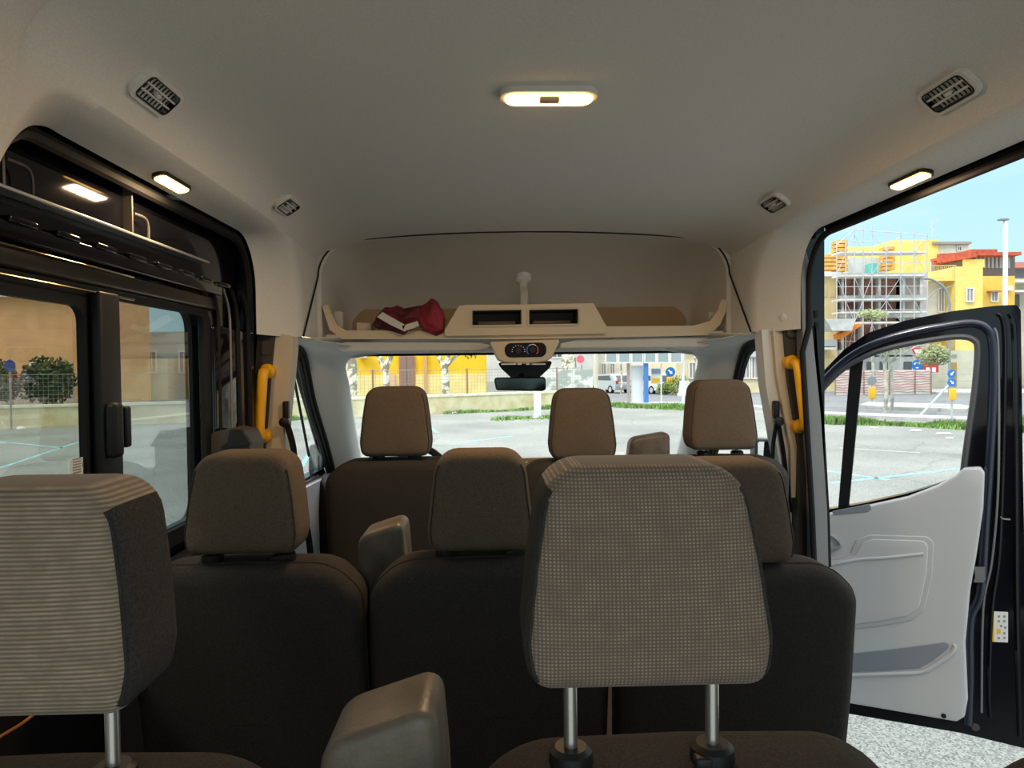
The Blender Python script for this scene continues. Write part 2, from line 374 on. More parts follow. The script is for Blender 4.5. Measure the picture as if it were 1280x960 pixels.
for px in (12, 100, 466, 516, 584, 664, 697):
    # stand on the wall line
    best = None
    for i in range(len(WL) - 1):
        for k in range(50):
            q = V(WL[i]).lerp(V(WL[i + 1]), k / 50); d = ray(px, 500); e = abs((q.x - CAM.x) / q.y - d.x / d.y)
            if best is None or e < best[0]: best = (e, q)
    q = best[1]; bm = B(); box(bm, q.x - 0.035, q.x + 0.035, q.y + 0.12, q.y + 0.19, 0.84, 2.0, 0.005); obj('post', bm, M_RUST, fen)
# white marker post
p = G(672, 523); bm = B(); box(bm, p.x - 0.14, p.x + 0.14, p.y - 0.1, p.y + 0.1, 0, 1.15, 0.03); box(bm, p.x - 0.2, p.x + 0.2, p.y - 0.16, p.y + 0.16, 0, 0.06, 0.02)
tag(obj('marker_post', bm, M_WHITE), 'short white concrete post standing alone in the car park', 'post')
# ------------------------------------------------------------------ vegetation
M_LEAF = mat('leaf_green', (0.17, 0.24, 0.055), 0.8, noise_s=3, noise_a=0.4)
M_LEAFD = mat('leaf_dark_green', (0.045, 0.075, 0.02), 0.8, noise_s=3, noise_a=0.4)
M_LEAFG = mat('olive_leaf_green', (0.32, 0.36, 0.17), 0.8, noise_s=3, noise_a=0.3)
M_GRASS = mat('weed_green', (0.19, 0.32, 0.08), 0.8, noise_s=2, noise_a=0.4)
M_BARK = spots('mottled_bark', (0.30, 0.27, 0.19), (0.85, 0.80, 0.66), 3.6, 0.5, soft=0.04)
M_BARKG = spots('grey_bark', (0.34, 0.32, 0.27), (0.62, 0.60, 0.52), 3, 0.5)
def leaves(bm, c, R, n, s):
    for _ in range(n):
        d = V((random.gauss(0, 1), random.gauss(0, 1), random.gauss(0, 1))).normalized() * random.random() ** 0.45
        p = V(c) + V((d.x * R[0], d.y * R[1], d.z * R[2])); q = noise.noise(p * 1.2) * 0.25; p += d * q
        u = V((random.gauss(0, 1), random.gauss(0, 1), random.gauss(0, 1))).normalized() * s; v = u.orthogonal().normalized() * s * 0.55
        vs = [bm.verts.new(p + k) for k in (-u, -v * 0.9, u, v)]; bm.faces.new(vs)
def tree(label, px, pyb, h, tr, branches, crowns, leafm=M_LEAF, bark=M_BARK, group=None, name='tree', Y=None):
    g = G(px, pyb) if Y is None else P(px, pyb, Y)
    dz0 = g.z; g.z = 0; h += dz0; crowns = [(a, b + dz0, c, d, e) for a, b, c, d, e in crowns]
    t = thing(name, label, 'tree', g, group); bm = B()
    tube(bm, smooth_path([g, g + V((0.03 * h, 0, h * 0.4)), g + V((0, 0, h))], 4), [tr * 1.15 - 0.02 * i * tr for i in range(9)], 10)
    obj('trunk', bm, bark, t)
    for dx, dz, r in branches:
        bm = B(); a = g + V((0, 0, h - tr)); tube(bm, smooth_path([a, a + V((dx * 0.45, 0.02, dz * 0.55)), a + V((dx, 0.05, dz))], 4), [r * (1.1 - 0.05 * i) for i in range(9)], 8); obj('branch', bm, bark, t)
    for cx, cz, rx, rz, n in crowns:
        bm = B(); near = g.y < 32; leaves(bm, g + V((cx, 0, cz)), (rx, rx, rz), n * (3 if near else 1), 0.07 if near else 0.13); obj('crown', bm, leafm, t)
    return t
tree('stout mottled plane trunk at the edge of the yellow house, nearest the van pillar', 438, 500, 3.6, 0.24, [(0.5, 0.9, 0.12)], [(0.2, 5.0, 1.2, 0.5, 150)], Y=35)
tree('forked mottled plane tree standing before the yellow house', 482, 492, 1.45, 0.17, [(-0.75, 1.4, 0.15), (0.7, 1.35, 0.16)], [(0, 4.8, 1.2, 0.6, 160)], Y=38)
tree('plane tree with thin leaves between yellow house and grey house', 556, 500, 1.9, 0.2, [(-0.8, 1.4, 0.12), (0.6, 1.5, 0.12), (1.3, 1.1, 0.1)], [(0.6, 3.4, 1.0, 0.5, 260), (1.4, 2.6, 0.7, 0.4, 120)], M_LEAF, Y=38)
tree('thick mottled trunk beside the round pink sign', 710, 497, 3.4, 0.45, [(0.9, 0.9, 0.2)], [(0.4, 4.5, 1.2, 0.5, 150)], Y=44)
tree('leafy tree before the beige house seen past the shelter', 873, 490, 1.8, 0.12, [(-0.9, 1.6, 0.08), (0.4, 1.5, 0.06)], [(-1.6, 4.2, 1.2, 0.8, 420), (0.2, 3.6, 0.8, 0.5, 160)], Y=44)
tree('small round-headed tree standing behind the shelter', 776, 488, 2.1, 0.06, [], [(0, 2.9, 0.7, 0.7, 240)], Y=50)
tree('young street tree with twin pale stems seen through the open door window', 1106, 524, 2.2, 0.07, [(-0.5, 1.2, 0.04), (0.5, 1.3, 0.04), (0.15, 1.5, 0.03)], [(-0.1, 3.1, 0.95, 0.45, 260)], M_LEAFG, M_BARKG, Y=28.2)
tree('slim grey tree leaning beside the twin-stemmed one', 1114, 522, 2.3, 0.06, [(0.7, 0.9, 0.04), (1.3, 0.8, 0.03)], [(1.85, 2.55, 0.62, 0.42, 420)], M_LEAFG, M_BARKG, Y=28.6)
tree('yellow-green tree in front of the scaffolding base', 1090, 470, 2.0, 0.1, [], [(0, 3.9, 0.9, 0.35, 260)], M_LEAFG, M_BARKG, Y=44)
for px, py, R, n, lab in ((62, 503, (1.1, 0.8, 1.0), 1500, 'large dark bush behind the wall beside the rusty post'), (8, 503, (0.5, 0.5, 0.9), 500, 'narrow dark bush below the round blue sign')):
    g = P(px, py, 28.6); g.z = 0; t = thing('bush', lab, 'bush', g); bm = B(); leaves(bm, g + V((0, 0, 1.7)), R, n, 0.11); obj('foliage', bm, M_LEAFD, t)
    bm = B(); tube(bm, [g, g + V((0, 0, 1.6))], 0.06, 6); obj('stem', bm, M_BARKG, t)
for px, Y, R, lab in ((850, 47, (0.9, 0.5, 0.7), 'green shrub beside the yellow traffic box'), (832, 48, (0.7, 0.5, 0.45), 'low shrub behind the blue arrow sign')):
    g = P(px, 480, Y); g.z = 0; bm = B(); leaves(bm, g + V((0, 0, R[2])), R, 350, 0.11); tag(obj('shrub', bm, M_LEAF), lab, 'shrub')
def grass(label, pts, wdt, n, hh):
    bm = B(); L = [G(*p) for p in pts]
    for _ in range(n):
        k = random.random() * (len(L) - 1); i = int(k); p = L[i].lerp(L[i + 1], k - i) + V((random.uniform(-.1, .1), random.gauss(0, wdt), 0)); 
        s = 0.35 + max(0, noise.noise(p * 0.5) * 1.6 + 0.5); h = hh * s * random.uniform(0.5, 1.2); a = random.uniform(0, pi); q = V((cos(a), sin(a), 0)) * 0.035
        lean = V((random.gauss(0, .35), random.gauss(0, .35), 1)) * h
        bm.faces.new([bm.verts.new(v) for v in (p - q, p + q, p + lean)])
    o = obj('grass', bm, M_GRASS); tag(o, label, 'grass', kind='stuff')
grass('strip of weeds along the kerb beyond the open front door', [(1025, 529), (1110, 531), (1216, 537), (1300, 541)], 0.25, 6000, 0.36)
grass('weeds along the kerb below the blue-posted shelter', [(765, 508), (800, 509), (862, 512)], 0.6, 2600, 0.18)
grass('weeds at the foot of the low yellowed wall', [(556, 517), (620, 514.5), (690, 511)], 0.2, 1500, 0.14)
grass('small tufts growing round the white post', [(615, 525), (660, 523), (690, 522)], 0.4, 450, 0.13)
grass('thin green weeds at the wall behind the driver window', [(330, 527), (380, 524), (430, 523)], 0.3, 800, 0.25)
# litter
for px, py, w_, h_ in ((1145, 539, 0.35, 0.08), (1180, 543, 0.45, 0.08), (1093, 535, 0.25, 0.06), (1187, 548, 0.2, 0.05), (568, 517, 0.25, 0.1), (26, 537, 0.3, 0.15), (640, 524, 0.3, 0.07)):
    g = G(px, py); bm = B(); bmesh.ops.create_icosphere(bm, subdivisions=2, radius=1)
    for v in bm.verts: v.co = V((v.co.x * w_ / 2, v.co.y * w_ / 3, max(0, v.co.z + 0.4) * h_ * .5 * (1 + 0.5 * noise.noise(v.co * 3)))) + g
    tag(obj('litter', bm, M_WHITE), 'crumpled pale scrap of litter lying on the car park', 'litter', 'litter on the car park')
# ------------------------------------------------------------------ buildings
def ebox(bm, px0, px1, pyt, Y, dep, pyb=None, z0=0.0, bev=0):
    pc = (px0 + px1) / 2; a, b = P(px0, 480, Y), P(px1, 480, Y); zt = P(pc, pyt, Y).z; zb = z0 if pyb is None else P(pc, pyb, Y).z
    box(bm, a.x, b.x, Y, Y + dep, zb, zt, bev)
M_FRAMEW = mat('white_window_frame', (0.80, 0.79, 0.76), 0.6)
M_PANE = mat('dark_window_pane', (0.10, 0.11, 0.12), 0.15)
M_SHUT = mat('grey_brown_shutter', (0.34, 0.30, 0.28), 0.7)
def window(par, px0, px1, py0, py1, Y, shutter=False, frame=True):
    bm = B(); a, b = P(px0, py0, Y), P(px1, py1, Y); f = 0.09
    plate(bm, [rect(a.x - f, b.z - f, b.x + f, a.z + f), rect(a.x, b.z, b.x, a.z)], -0.08, 0.02, lambda x, z, c: V((x, Y + c, z)))
    box(bm, (a.x + b.x) / 2 - 0.03, (a.x + b.x) / 2 + 0.03, Y - 0.05, Y, b.z, a.z)
    w_ = obj('window', bm, M_FRAMEW if frame else M_SHUT, par)
    bm = B(); box(bm, a.x, b.x, Y - 0.02, Y + 0.03, b.z, a.z); obj('shutter' if shutter else 'pane', bm, M_SHUT if shutter else M_PANE, w_); return w_
def wm(n, c): return mat(n, c, 0.9, noise_s=1.2, noise_a=0.08)
# yellow house ahead
bd = thing('yellow_house', 'bright yellow house with brown double door, seen through the windscreen', 'house', P(520, 480, 46))
bm = B(); ebox(bm, 446, 607, 405, 46, 8); obj('wall', bm, wm('bright_yellow_render', (0.86, 0.52, 0.02)), bd)
bm = B(); ebox(bm, 446, 607, 468, 45.9, 0.1); obj('plinth', bm, wm('pale_yellow_plinth', (0.82, 0.66, 0.26)), bd)
bm = B(); ebox(bm, 499, 519, 444, 45.85, 0.1); obj('door_frame', bm, mat('brown_door_frame', (0.45, 0.20, 0.12), .7), bd)
bm = B(); ebox(bm, 501, 508.6, 446, 45.8, 0.1); ebox(bm, 509.2, 517, 446, 45.8, 0.1); obj('door', bm, mat('brown_door_wood', (0.25, 0.16, 0.13), .6), bd)
bm = B(); ebox(bm, 530, 534, 438, 45.8, 0.12); obj('drain_pipe', bm, mat('brick_pipe', (0.62, 0.36, 0.16), .8), bd)
bm = B(); ebox(bm, 486, 494, 467, 45.8, 0.1); obj('meter_box', bm, mat('salmon_box', (0.75, 0.45, 0.28), .8), bd)
bm = B(); ebox(bm, 447, 458, 438, 45.4, 0.5, 447); ac = obj('air_conditioner', bm, M_WHITE, bd)
bm = B(); c = P(451.5, 442.5, 45.38); lathe(bm, c, (0, -1, 0), [(0, 0.17), (0.02, 0.17), (0.02, 0.0)], 20); obj('fan_grille', bm, M_SHUT, ac)
bd = thing('cream_house', 'cream house wall standing left of the bright yellow house', 'house', P(425, 480, 46)); bm = B(); ebox(bm, 300, 445, 380, 46.2, 8); obj('wall', bm, wm('cream_render', (0.80, 0.70, 0.42)), bd)
bm = B(); ebox(bm, 300, 445, 466, 46.1, 0.1); obj('plinth', bm, wm('cream_plinth', (0.72, 0.68, 0.5)), bd); window(bd, 376, 386, 440, 462, 46.1)
bd = thing('grey_house', 'pale grey house with dark window behind the rear view mirror', 'house', P(650, 480, 60)); bm = B(); ebox(bm, 596, 742, 395, 60, 8); obj('wall', bm, wm('pale_grey_render', (0.60, 0.61, 0.60)), bd)
window(bd, 589 + 10, 604, 441, 455, 60); window(bd, 690, 702, 432, 446, 60); bm = B(); ebox(bm, 596, 742, 476, 59.9, 0.1); obj('plinth', bm, wm('grey_plinth', (0.45, 0.46, 0.46)), bd)
# painted wall with graffiti left of the car
bm = B(); ebox(bm, 680, 741, 462, 42, 0.3); o = obj('painted_wall', bm, spots('graffiti_render', (0.42, 0.46, 0.42), (0.78, 0.79, 0.74), 1.8, 0.5, soft=0.05)); tag(o, 'grey wall with scribbled paint standing left of the parked car', 'wall')
bd = thing('pale_house', 'long pale house with grey shutters behind the parked silver car', 'house', P(800, 480, 66)); bm = B(); ebox(bm, 742, 850, 405, 66, 8); obj('wall', bm, wm('chalk_render', (0.74, 0.70, 0.60)), bd)
for x in (752, 763, 822, 835): window(bd, x, x + 5, 455, 480, 65.95, True)
bd = thing('beige_house', 'beige house with tall grey shutters right of the shelter', 'house', P(880, 480, 50)); bm = B(); ebox(bm, 845, 960, 395, 50, 8); obj('wall', bm, wm('beige_render', (0.78, 0.66, 0.42)), bd)
for x, y0, y1 in ((862, 454, 472), (929, 447, 472), (940, 447, 472)): window(bd, x, x + 7, y0, y1, 49.95, True)
bm = B(); ebox(bm, 845, 960, 430, 49.6, 0.4, 433); obj('ledge', bm, M_FRAMEW, bd)
bm = B(); ebox(bm, 921, 953, 400, 49.7, 0.3, 446); obj('upper_wall', bm, wm('grey_upper', (0.55, 0.55, 0.54)), bd)
# orange house left
bd = thing('orange_house', 'peach orange building beyond the wall, seen through the sliding window', 'building', P(40, 480, 36)); bm = B(); ebox(bm, -190, 92, 340, 36, 8); obj('wall', bm, wm('peach_render', (0.80, 0.42, 0.20)), bd)
bm = B(); ebox(bm, -190, 92, 476, 35.9, 0.1); obj('plinth', bm, wm('grey_peach_plinth', (0.55, 0.42, 0.36)), bd); window(bd, 40, 46, 455, 462, 35.95)
bm = B(); ebox(bm, -190, 92, 366, 35.6, 0.4, 371); obj('ledge', bm, M_FRAMEW, bd)
bd = thing('white_house', 'dull white building behind the front pane of the sliding door', 'building', P(200, 480, 40)); bm = B(); ebox(bm, 60, 285, 415, 46, 8); obj('wall', bm, wm('dull_white_render', (0.52, 0.52, 0.48)), bd)
for x in (150, 185, 225, 262): window(bd, x, x + 10, 440, 465, 45.95, True)
# beige building right (behind scaffold, left part)
YB = 50
bd = thing('tan_building', 'tan building with balcony at the edge of the sliding door opening', 'building', P(1030, 480, YB)); bm = B(); ebox(bm, 985, 1046.5, 345, YB, 8); obj('wall', bm, wm('tan_render', (0.72, 0.56, 0.30)), bd)
bm = B(); ebox(bm, 985, 1052, 340, YB - 0.3, 8.5, 345.5); obj('cornice', bm, M_FRAMEW, bd)
for r in ((1020, 1034.5, 349, 371), (1038, 1044, 349, 371)): 
    bm = B(); ebox(bm, r[0], r[1], r[2], YB - 0.05, 0.1, r[3]); obj('recess_panel', bm, wm('tan_panel', (0.64, 0.48, 0.24)), bd)
window(bd, 1016, 1023, 398, 424, YB - 0.02, True)
bm = B(); ebox(bm, 1014, 1046, 433, YB - 1.2, 1.2, 437); bal = obj('balcony', bm, M_FRAMEW, bd)
bm = B(); ebox(bm, 1020, 1045, 424, YB - 1.2, 0.06, 434); obj('balcony_panel', bm, mat('grey_panel', (0.50, 0.53, 0.55), .7), bal)
bm = B(); ebox(bm, 985, 1050, 448, YB - 0.05, 0.1); obj('ground_floor_wall', bm, wm('pale_yellow_ground_floor', (0.80, 0.66, 0.34)), bd)
# building under construction
bd = thing('unfinished_building', 'unfinished concrete and brick building wrapped in scaffolding', 'building', P(1100, 480, 50))
M_BRICK = mat('raw_brick', (0.36, 0.17, 0.12), 0.9, noise_s=2.5, noise_a=0.35); M_CONC = mat('raw_concrete', (0.55, 0.55, 0.53), .9, noise_s=2, noise_a=.15)
bm = B(); ebox(bm, 1058, 1128, 344, 51.2, 7); obj('brick_wall', bm, M_BRICK, bd)
bm = B(); ebox(bm, 1120, 1160, 344, 51.2, 7); obj('plaster_wall', bm, wm('pinkish_plaster', (0.60, 0.50, 0.44)), bd)
for y0, y1 in ((341, 347), (369, 375), (392, 397), (437, 444)):
    bm = B(); ebox(bm, 1047.5, 1160, y0, 50.2, 7.8, y1); obj('floor_slab', bm, M_CONC, bd)
for x in (1052, 1076, 1098, 1128, 1150):
    bm = B(); ebox(bm, x, x + 3, 343, 50.4, 0.4); obj('column', bm, M_CONC, bd)
for x0, x1, y0, y1, c in ((1047, 1060, 300, 341, 0), (1108, 1119, 308, 341, 0), (1019, 1046, 318, 340, 0)):
    for k in range(int((y1 - y0) / 5)):
        bm = B(); ebox(bm, x0, x1, y0 + k * 5, 50.5, 1.0, y0 + k * 5 + 4.0); obj('timber_formwork', bm, mat('yellow_timber', (0.72, 0.40, 0.10), .8, noise_s=3, noise_a=.2), bd)
bm = B(); ebox(bm, 1060, 1108, 322, 52, 0.6, 343); obj('parapet', bm, mat('grey_block', (0.62, 0.62, 0.62), .9), bd)
bm = B(); ebox(bm, 1089, 1096, 329, 50.9, .8, 341); obj('debris_bin', bm, mat('teal_plastic', (0.10, 0.50, 0.45), .6), bd)
bm = B(); ebox(bm, 1046, 1165, 446, 50.3, 0.3); obj('ground_floor_wall', bm, M_CONC, bd)
for x in (1052, 1084, 1100, 1130, 1144): 
    bm = B(); ebox(bm, x, x + 10, 452, 50.25, 0.1, 462); obj('opening', bm, M_PANE, bd)
# scaffold
sc = thing('scaffold', 'galvanised tube scaffold with plank decks around the unfinished building', 'scaffolding', P(1100, 480, 48))
M_GALV = mat('galvanised_tube', (0.55, 0.57, 0.59), 0.45, metal=0.25)
def T(px, py, Y): return P(px, py, Y)
ups = [(1046, 300), (1057, 290), (1068, 281), (1079, 281), (1090, 283), (1108, 284), (1126, 285), (1143, 287), (1159, 289)]
for x, y in ups:
    for Y in (48.0, 49.2):
        a = T(x, y, Y); bm = B(); tube(bm, [V((a.x, Y, 0)), a], 0.034, 6); obj('upright', bm, M_GALV, sc)
for y in (314, 343, 373, 389, 402):
    a, b = T(1050, y, 48), T(1160, y, 48); z = T(1105, y, 48).z; bm = B(); box(bm, a.x, b.x, 48, 49.2, z - 0.12, z); obj('plank_deck', bm, mat('deck_plank', (0.66, 0.65, 0.62), .8, noise_s=2, noise_a=.15), sc)
for i in range(len(ups) - 1):
    for j, (y0, y1) in enumerate(((290, 314), (314, 343), (343, 373), (373, 402), (402, 450))):
        x0, x1 = ups[i][0], ups[i + 1][0]; 
        if (i + j) % 2: x0, x1 = x1, x0
        bm = B(); tube(bm, [T(x0, y0 + 3, 47.95), T(x1, y1, 47.95)], 0.018, 5) if (i + j) % 3 else None
        zz = T(1105, (y0 + y1) / 2, 48).z; tube(bm, [V((T(ups[i][0], 400, 48).x, 48, zz)), V((T(ups[i + 1][0], 400, 48).x, 48, zz))], 0.02, 5); obj('brace', bm, M_GALV, sc)
bm = B()
for i in range(len(ups) - 1): tube(bm, [T(ups[i][0], ups[i][1] + 6, 48), T(ups[i + 1][0], ups[i + 1][1] + 6, 48)], 0.03, 5)
obj('guard_rail', bm, M_GALV, sc)
# yellow houses on the right
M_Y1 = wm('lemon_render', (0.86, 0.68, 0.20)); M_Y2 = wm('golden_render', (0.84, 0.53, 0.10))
bd = thing('lemon_house', 'lemon yellow house with white roof hut behind the scaffolding', 'house', P(1140, 480, 62)); bm = B(); ebox(bm, 1062, 1173, 308, 62, 8); ebox(bm, 1115, 1173, 300, 61.8, 8); obj('wall', bm, M_Y1, bd)
window(bd, 1163.5, 1168, 326, 343, 61.75, True)
bm = B(); ebox(bm, 1173, 1213, 305, 62, 8); h_ = obj('roof_hut', bm, wm('hut_white', (0.82, 0.80, 0.68)), bd); bm = B(); ebox(bm, 1166, 1214, 302, 61.6, 8, 305); obj('hut_roof', bm, M_SHUT, h_)
window(bd, 1197, 1201, 309, 313, 61.95)
bm = B(); a = P(1164, 301, 61); tube(bm, [a, P(1167, 278, 61)], 0.03, 5)
for k in range(4): tube(bm, [P(1165.6 + k * 0.4, 284 - k * 2, 61) - V((0.35, 0, 0)), P(1165.6 + k * .4, 283 - k * 2, 61) + V((0.35, 0, 0.1))], 0.015, 4)
obj('antenna', bm, M_GALV, bd)
bd = thing('balcony_house', 'yellow house with white shuttered window and tall glazed door', 'house', P(1190, 480, 52)); bm = B(); ebox(bm, 1158, 1195, 346, 53, 6); ebox(bm, 1194, 1228, 333, 51.5, 8); obj('wall', bm, M_Y1, bd)
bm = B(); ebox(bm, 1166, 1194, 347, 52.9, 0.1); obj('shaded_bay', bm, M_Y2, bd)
bm = B(); ebox(bm, 1156, 1181, 350, 52.8, 0.15, 396); obj('white_bay', bm, wm('off_white_bay', (0.80, 0.76, 0.66)), bd)
window(bd, 1173.5, 1179, 361, 389, 52.75, True); window(bd, 1208.5, 1215.5, 361, 376, 51.45, True)
bm = B(); ebox(bm, 1158, 1195, 348, 51.6, 1.4, 351); obj('terrace_slab', bm, wm('terrace_yellow', (0.82, 0.62, 0.20)), bd)
bm = B()
for k in range(12): ebox(bm, 1166 + k * 2.4, 1166.4 + k * 2.4, 332, 51.6, 0.04, 348)
ebox(bm, 1164, 1195, 331.4, 51.6, 0.05, 332.4); obj('terrace_railing', bm, mat('tan_railing', (0.62, 0.50, 0.24), .7), bd)
bm = B(); ebox(bm, 1155, 1228, 438, 51.4, 0.1); obj('ground_floor_wall', bm, wm('pale_ground_floor', (0.66, 0.62, 0.48)), bd)
bm = B(); ebox(bm, 1188, 1196, 453, 51.35, 0.1, 483); obj('door', bm, mat('ochre_door', (0.45, 0.27, 0.05), .6), bd)
bm = B(); ebox(bm, 1186, 1196, 443, 51.35, 0.1, 447); obj('vent_panel', bm, M_SHUT, bd)
bd = thing('red_roof_house', 'golden yellow house with dark glazed top floor under red roof', 'house', P(1245, 480, 53)); bm = B(); ebox(bm, 1228, 1268, 345, 52.5, 8); obj('wall', bm, M_Y2, bd)
bm = B(); ebox(bm, 1215, 1268, 316, 54, 5); gl = obj('glazed_storey', bm, mat('dark_brown_glazing', (0.16, 0.12, 0.11), .4), bd)
for k in range(9): bm = B(); ebox(bm, 1219 + k * 5, 1222 + k * 5, 321, 53.95, 0.1, 335); obj('glazed_pane', bm, mat('grey_pane', (0.42, 0.45, 0.46), .3), gl)
bm = B(); a, b = P(1172, 318, 53), P(1230, 312, 53); 
plate(bm, [[(P(1174, 328, 53).x, P(1174, 328, 53).z), (P(1174, 317, 53).x, P(1174, 317, 53).z), (P(1219, 314.5, 53).x, P(1219, 314.5, 53).z), (P(1222, 318, 53).x, P(1222, 318, 53).z), (P(1221, 321, 53).x, P(1221, 321, 53).z), (P(1207, 323.5, 53).x, P(1207, 323.5, 53).z)]], 0, .3, lambda x, z, c: V((x, 53 + c, z)))
ebox(bm, 1213, 1246, 311.5, 53.2, 5, 315); ebox(bm, 1222, 1276, 315, 53, 5.6, 319); obj('roof', bm, mat('red_roof_tiles', (0.52, 0.10, 0.055), .8, noise_s=4, noise_a=.2), bd)
bm = B(); ebox(bm, 1206, 1230, 324, 53.2, 0.3, 334); obj('gable_wall', bm, M_Y1, bd)
window(bd, 1239.5, 1246, 366, 376, 52.45, True)
bm = B(); ebox(bm, 1240, 1252, 363, 51.9, .6, 365); obj('awning', bm, M_BRICK, bd)
bm = B(); ebox(bm, 1261, 1266, 357, 52.1, .4, 363); obj('air_conditioner', bm, M_WHITE, bd)
bm = B(); ebox(bm, 1228, 1262, 436, 52.4, 0.1); obj('ground_floor_wall', bm, wm('pale_ground_floor', (0.66, 0.62, 0.48)), bd)
bd = thing('far_house', 'distant house with red roof and balconies at the edge of the view', 'house', P(1290, 480, 60)); bm = B(); ebox(bm, 1266, 1400, 335, 60, 8); obj('wall', bm, wm('far_cream', (0.66, 0.60, 0.46)), bd)
bm = B(); ebox(bm, 1262, 1400, 327, 59.5, 8, 334); obj('roof', bm, mat('pink_red_roof', (0.60, 0.20, 0.17), .8), bd)
bm = B(); ebox(bm, 1259, 1400, 349, 58.5, 1.5, 352); ebox(bm, 1262, 1400, 362, 58.5, 1.5, 364.5); obj('balcony', bm, M_FRAMEW, bd)
bm = B(); ebox(bm, 1264, 1400, 336, 59.9, 0.1, 347); ebox(bm, 1267, 1274, 368, 59.9, .1, 384); obj('glazing', bm, M_PANE, bd)
# ------------------------------------------------------------------ street furniture
def pole(bm, px, pyt, Y, r=0.04, z0=0.0):
    a = P(px, pyt, Y); tube(bm, [V((a.x, Y, z0)), a], r, 8)
def disc(bm, px, py, Y, r, t=0.03, n=24): lathe(bm, P(px, py, Y), (0, 1, 0), [(0, 0), (0, r), (t, r), (t, 0)], n)
M_SB = mat('sign_blue', (0.01, 0.16, 0.55), .4); M_SY = mat('sign_yellow', (0.90, 0.50, 0.01), .5); M_SR = mat('sign_red', (0.6, 0.03, 0.03), .5); M_SG = mat('sign_grey', (0.25, 0.28, 0.29), .5)
st = thing('street_lamp', 'tall white street lamp with flat head in front of the golden house', 'street lamp', P(1257, 480, 42)); bm = B(); pole(bm, 1257, 276, 42, 0.13); obj('pole', bm, M_WHITE, st)
bm = B(); a = P(1254, 275, 42); box(bm, a.x - 0.28, a.x + 0.28, 41.85, 42.15, a.z - 0.03, a.z + 0.09, 0.02); obj('lamp_head', bm, M_SG, st)
st = thing('street_lamp', 'old curved grey street lamp arching beside the scaffolding', 'street lamp', P(1188, 480, 40))
b0 = P(1187, 400, 40); bm = B(); tube(bm, [V((b0.x, 40, 0)), b0] + smooth_path([P(1187, 380, 40), P(1182, 362, 40), P(1166, 350, 40), P(1154, 348, 40)], 5), 0.075, 8); obj('pole', bm, M_SG, st)
bm = B(); tube(bm, smooth_path([P(1160, 373, 40), P(1172, 362, 40), P(1184, 359.5, 40), P(1192, 357, 40)], 4), 0.03, 6); obj('stay_arm', bm, M_SG, st)
# yield sign
st = thing('road_sign', 'red-edged white triangle sign above blue roundabout disc', 'road sign', G(1146, 493)); Y = st.location.y; bm = B(); pole(bm, 1146, 432, Y, 0.04); obj('pole', bm, M_GALV, st)
def tri(bm, px, py, Y, s, c):
    p = P(px, py, Y); plate(bm, [rp([(p.x - s, p.z + s * .58), (p.x + s, p.z + s * .58), (p.x, p.z - s * 1.15)], 0.05)], c, c - 0.02, lambda x, z, k: V((x, Y + k, z)))
bm = B(); tri(bm, 1146.5, 440, Y, 0.46, -0.06); s_ = obj('sign_panel', bm, M_SR, st); bm = B(); tri(bm, 1146.5, 440, Y, 0.30, -0.085); obj('sign_face', bm, M_WHITE, s_)
bm = B(); disc(bm, 1146.5, 456.5, Y - 0.08, 0.34); s_ = obj('round_sign', bm, M_SB, st); bm = B()
c = P(1146.5, 456.5, Y - 0.09)
for k in range(3):
    a = k * 2 * pi / 3; tube(bm, [c + V((cos(a + q * .25), 0, sin(a + q * .25))) * 0.18 for q in range(5)], [0.02, .03, .045, .06, .005], 5)
obj('arrow_ring', bm, M_WHITE, s_)
def arrow(bm, c, ang, L, wd):
    d = V((cos(ang), 0, sin(ang))); n = V((-sin(ang), 0, cos(ang))); pts = [(-L, wd * .4), (0.1 * L, wd * .4), (0.1 * L, wd), (L, 0), (0.1 * L, -wd), (0.1 * L, -wd * .4), (-L, -wd * .4)]
    plate(bm, [pts], 0, 0.01, lambda a, b, k: c + d * a + n * b + V((0, -k, 0)))
def keep(label, px, pyb, pyd, pyy, r, front=True, angs=(-2.3,), yellow=True, dy=None):
    g = G(px, pyb); Y = g.y; st = thing('road_sign', label, 'road sign', g); bm = B(); pole(bm, px, pyd - 4, Y, 0.035); obj('pole', bm, M_GALV, st)
    for i, an in enumerate(angs):
        yy = pyd + i * (dy or 0); bm = B(); disc(bm, px, yy, Y - 0.07, r); s_ = obj('round_sign', bm, M_SB if front else M_SG, st)
        if front: bm = B(); arrow(bm, P(px, yy, Y - 0.075), an, r * .6, r * .42); obj('arrow', bm, M_WHITE, s_)
    if yellow: bm = B(); a = P(px, pyy, Y - .05); k_ = Y / FPX; box(bm, a.x - 4.6 * k_, a.x + 4.6 * k_, Y - .12, Y - .04, a.z - 7.5 * k_, a.z + 7.5 * k_, .03); obj('yellow_box', bm, M_SY, st)
keep('blue keep-right sign above a yellow box before the shrubs', 838, 493.5, 465, 478.5, 0.34, angs=(-0.8,))
keep('twin blue arrow discs above a yellow box, seen through the door window', 1190, 528, 467, 493, 0.14, angs=(-2.3, -.8), dy=11)
keep('grey back of a round sign with a yellow box below', 1090, 503, 476, 491, 0.24, front=False)
g = G(725, 489); st = thing('road_sign', 'round pink-red no parking sign on a dark pole beside the cream pole', 'road sign', g)
bm = B(); pole(bm, 727, 456, g.y, 0.05); obj('pole', bm, M_SG, st)
bm = B(); disc(bm, 725.5, 449, g.y - 0.1, 0.33); obj('sign_disc', bm, mat('pink_red_disc', (0.72, 0.16, 0.2), .5), st)
bm = B(); pole(bm, 744, 380, 46, 0.14); o = obj('utility_pole', bm, mat('cream_pole', (0.78, 0.74, 0.6), .8)); tag(o, 'tall cream utility pole left of the silver car', 'utility pole')
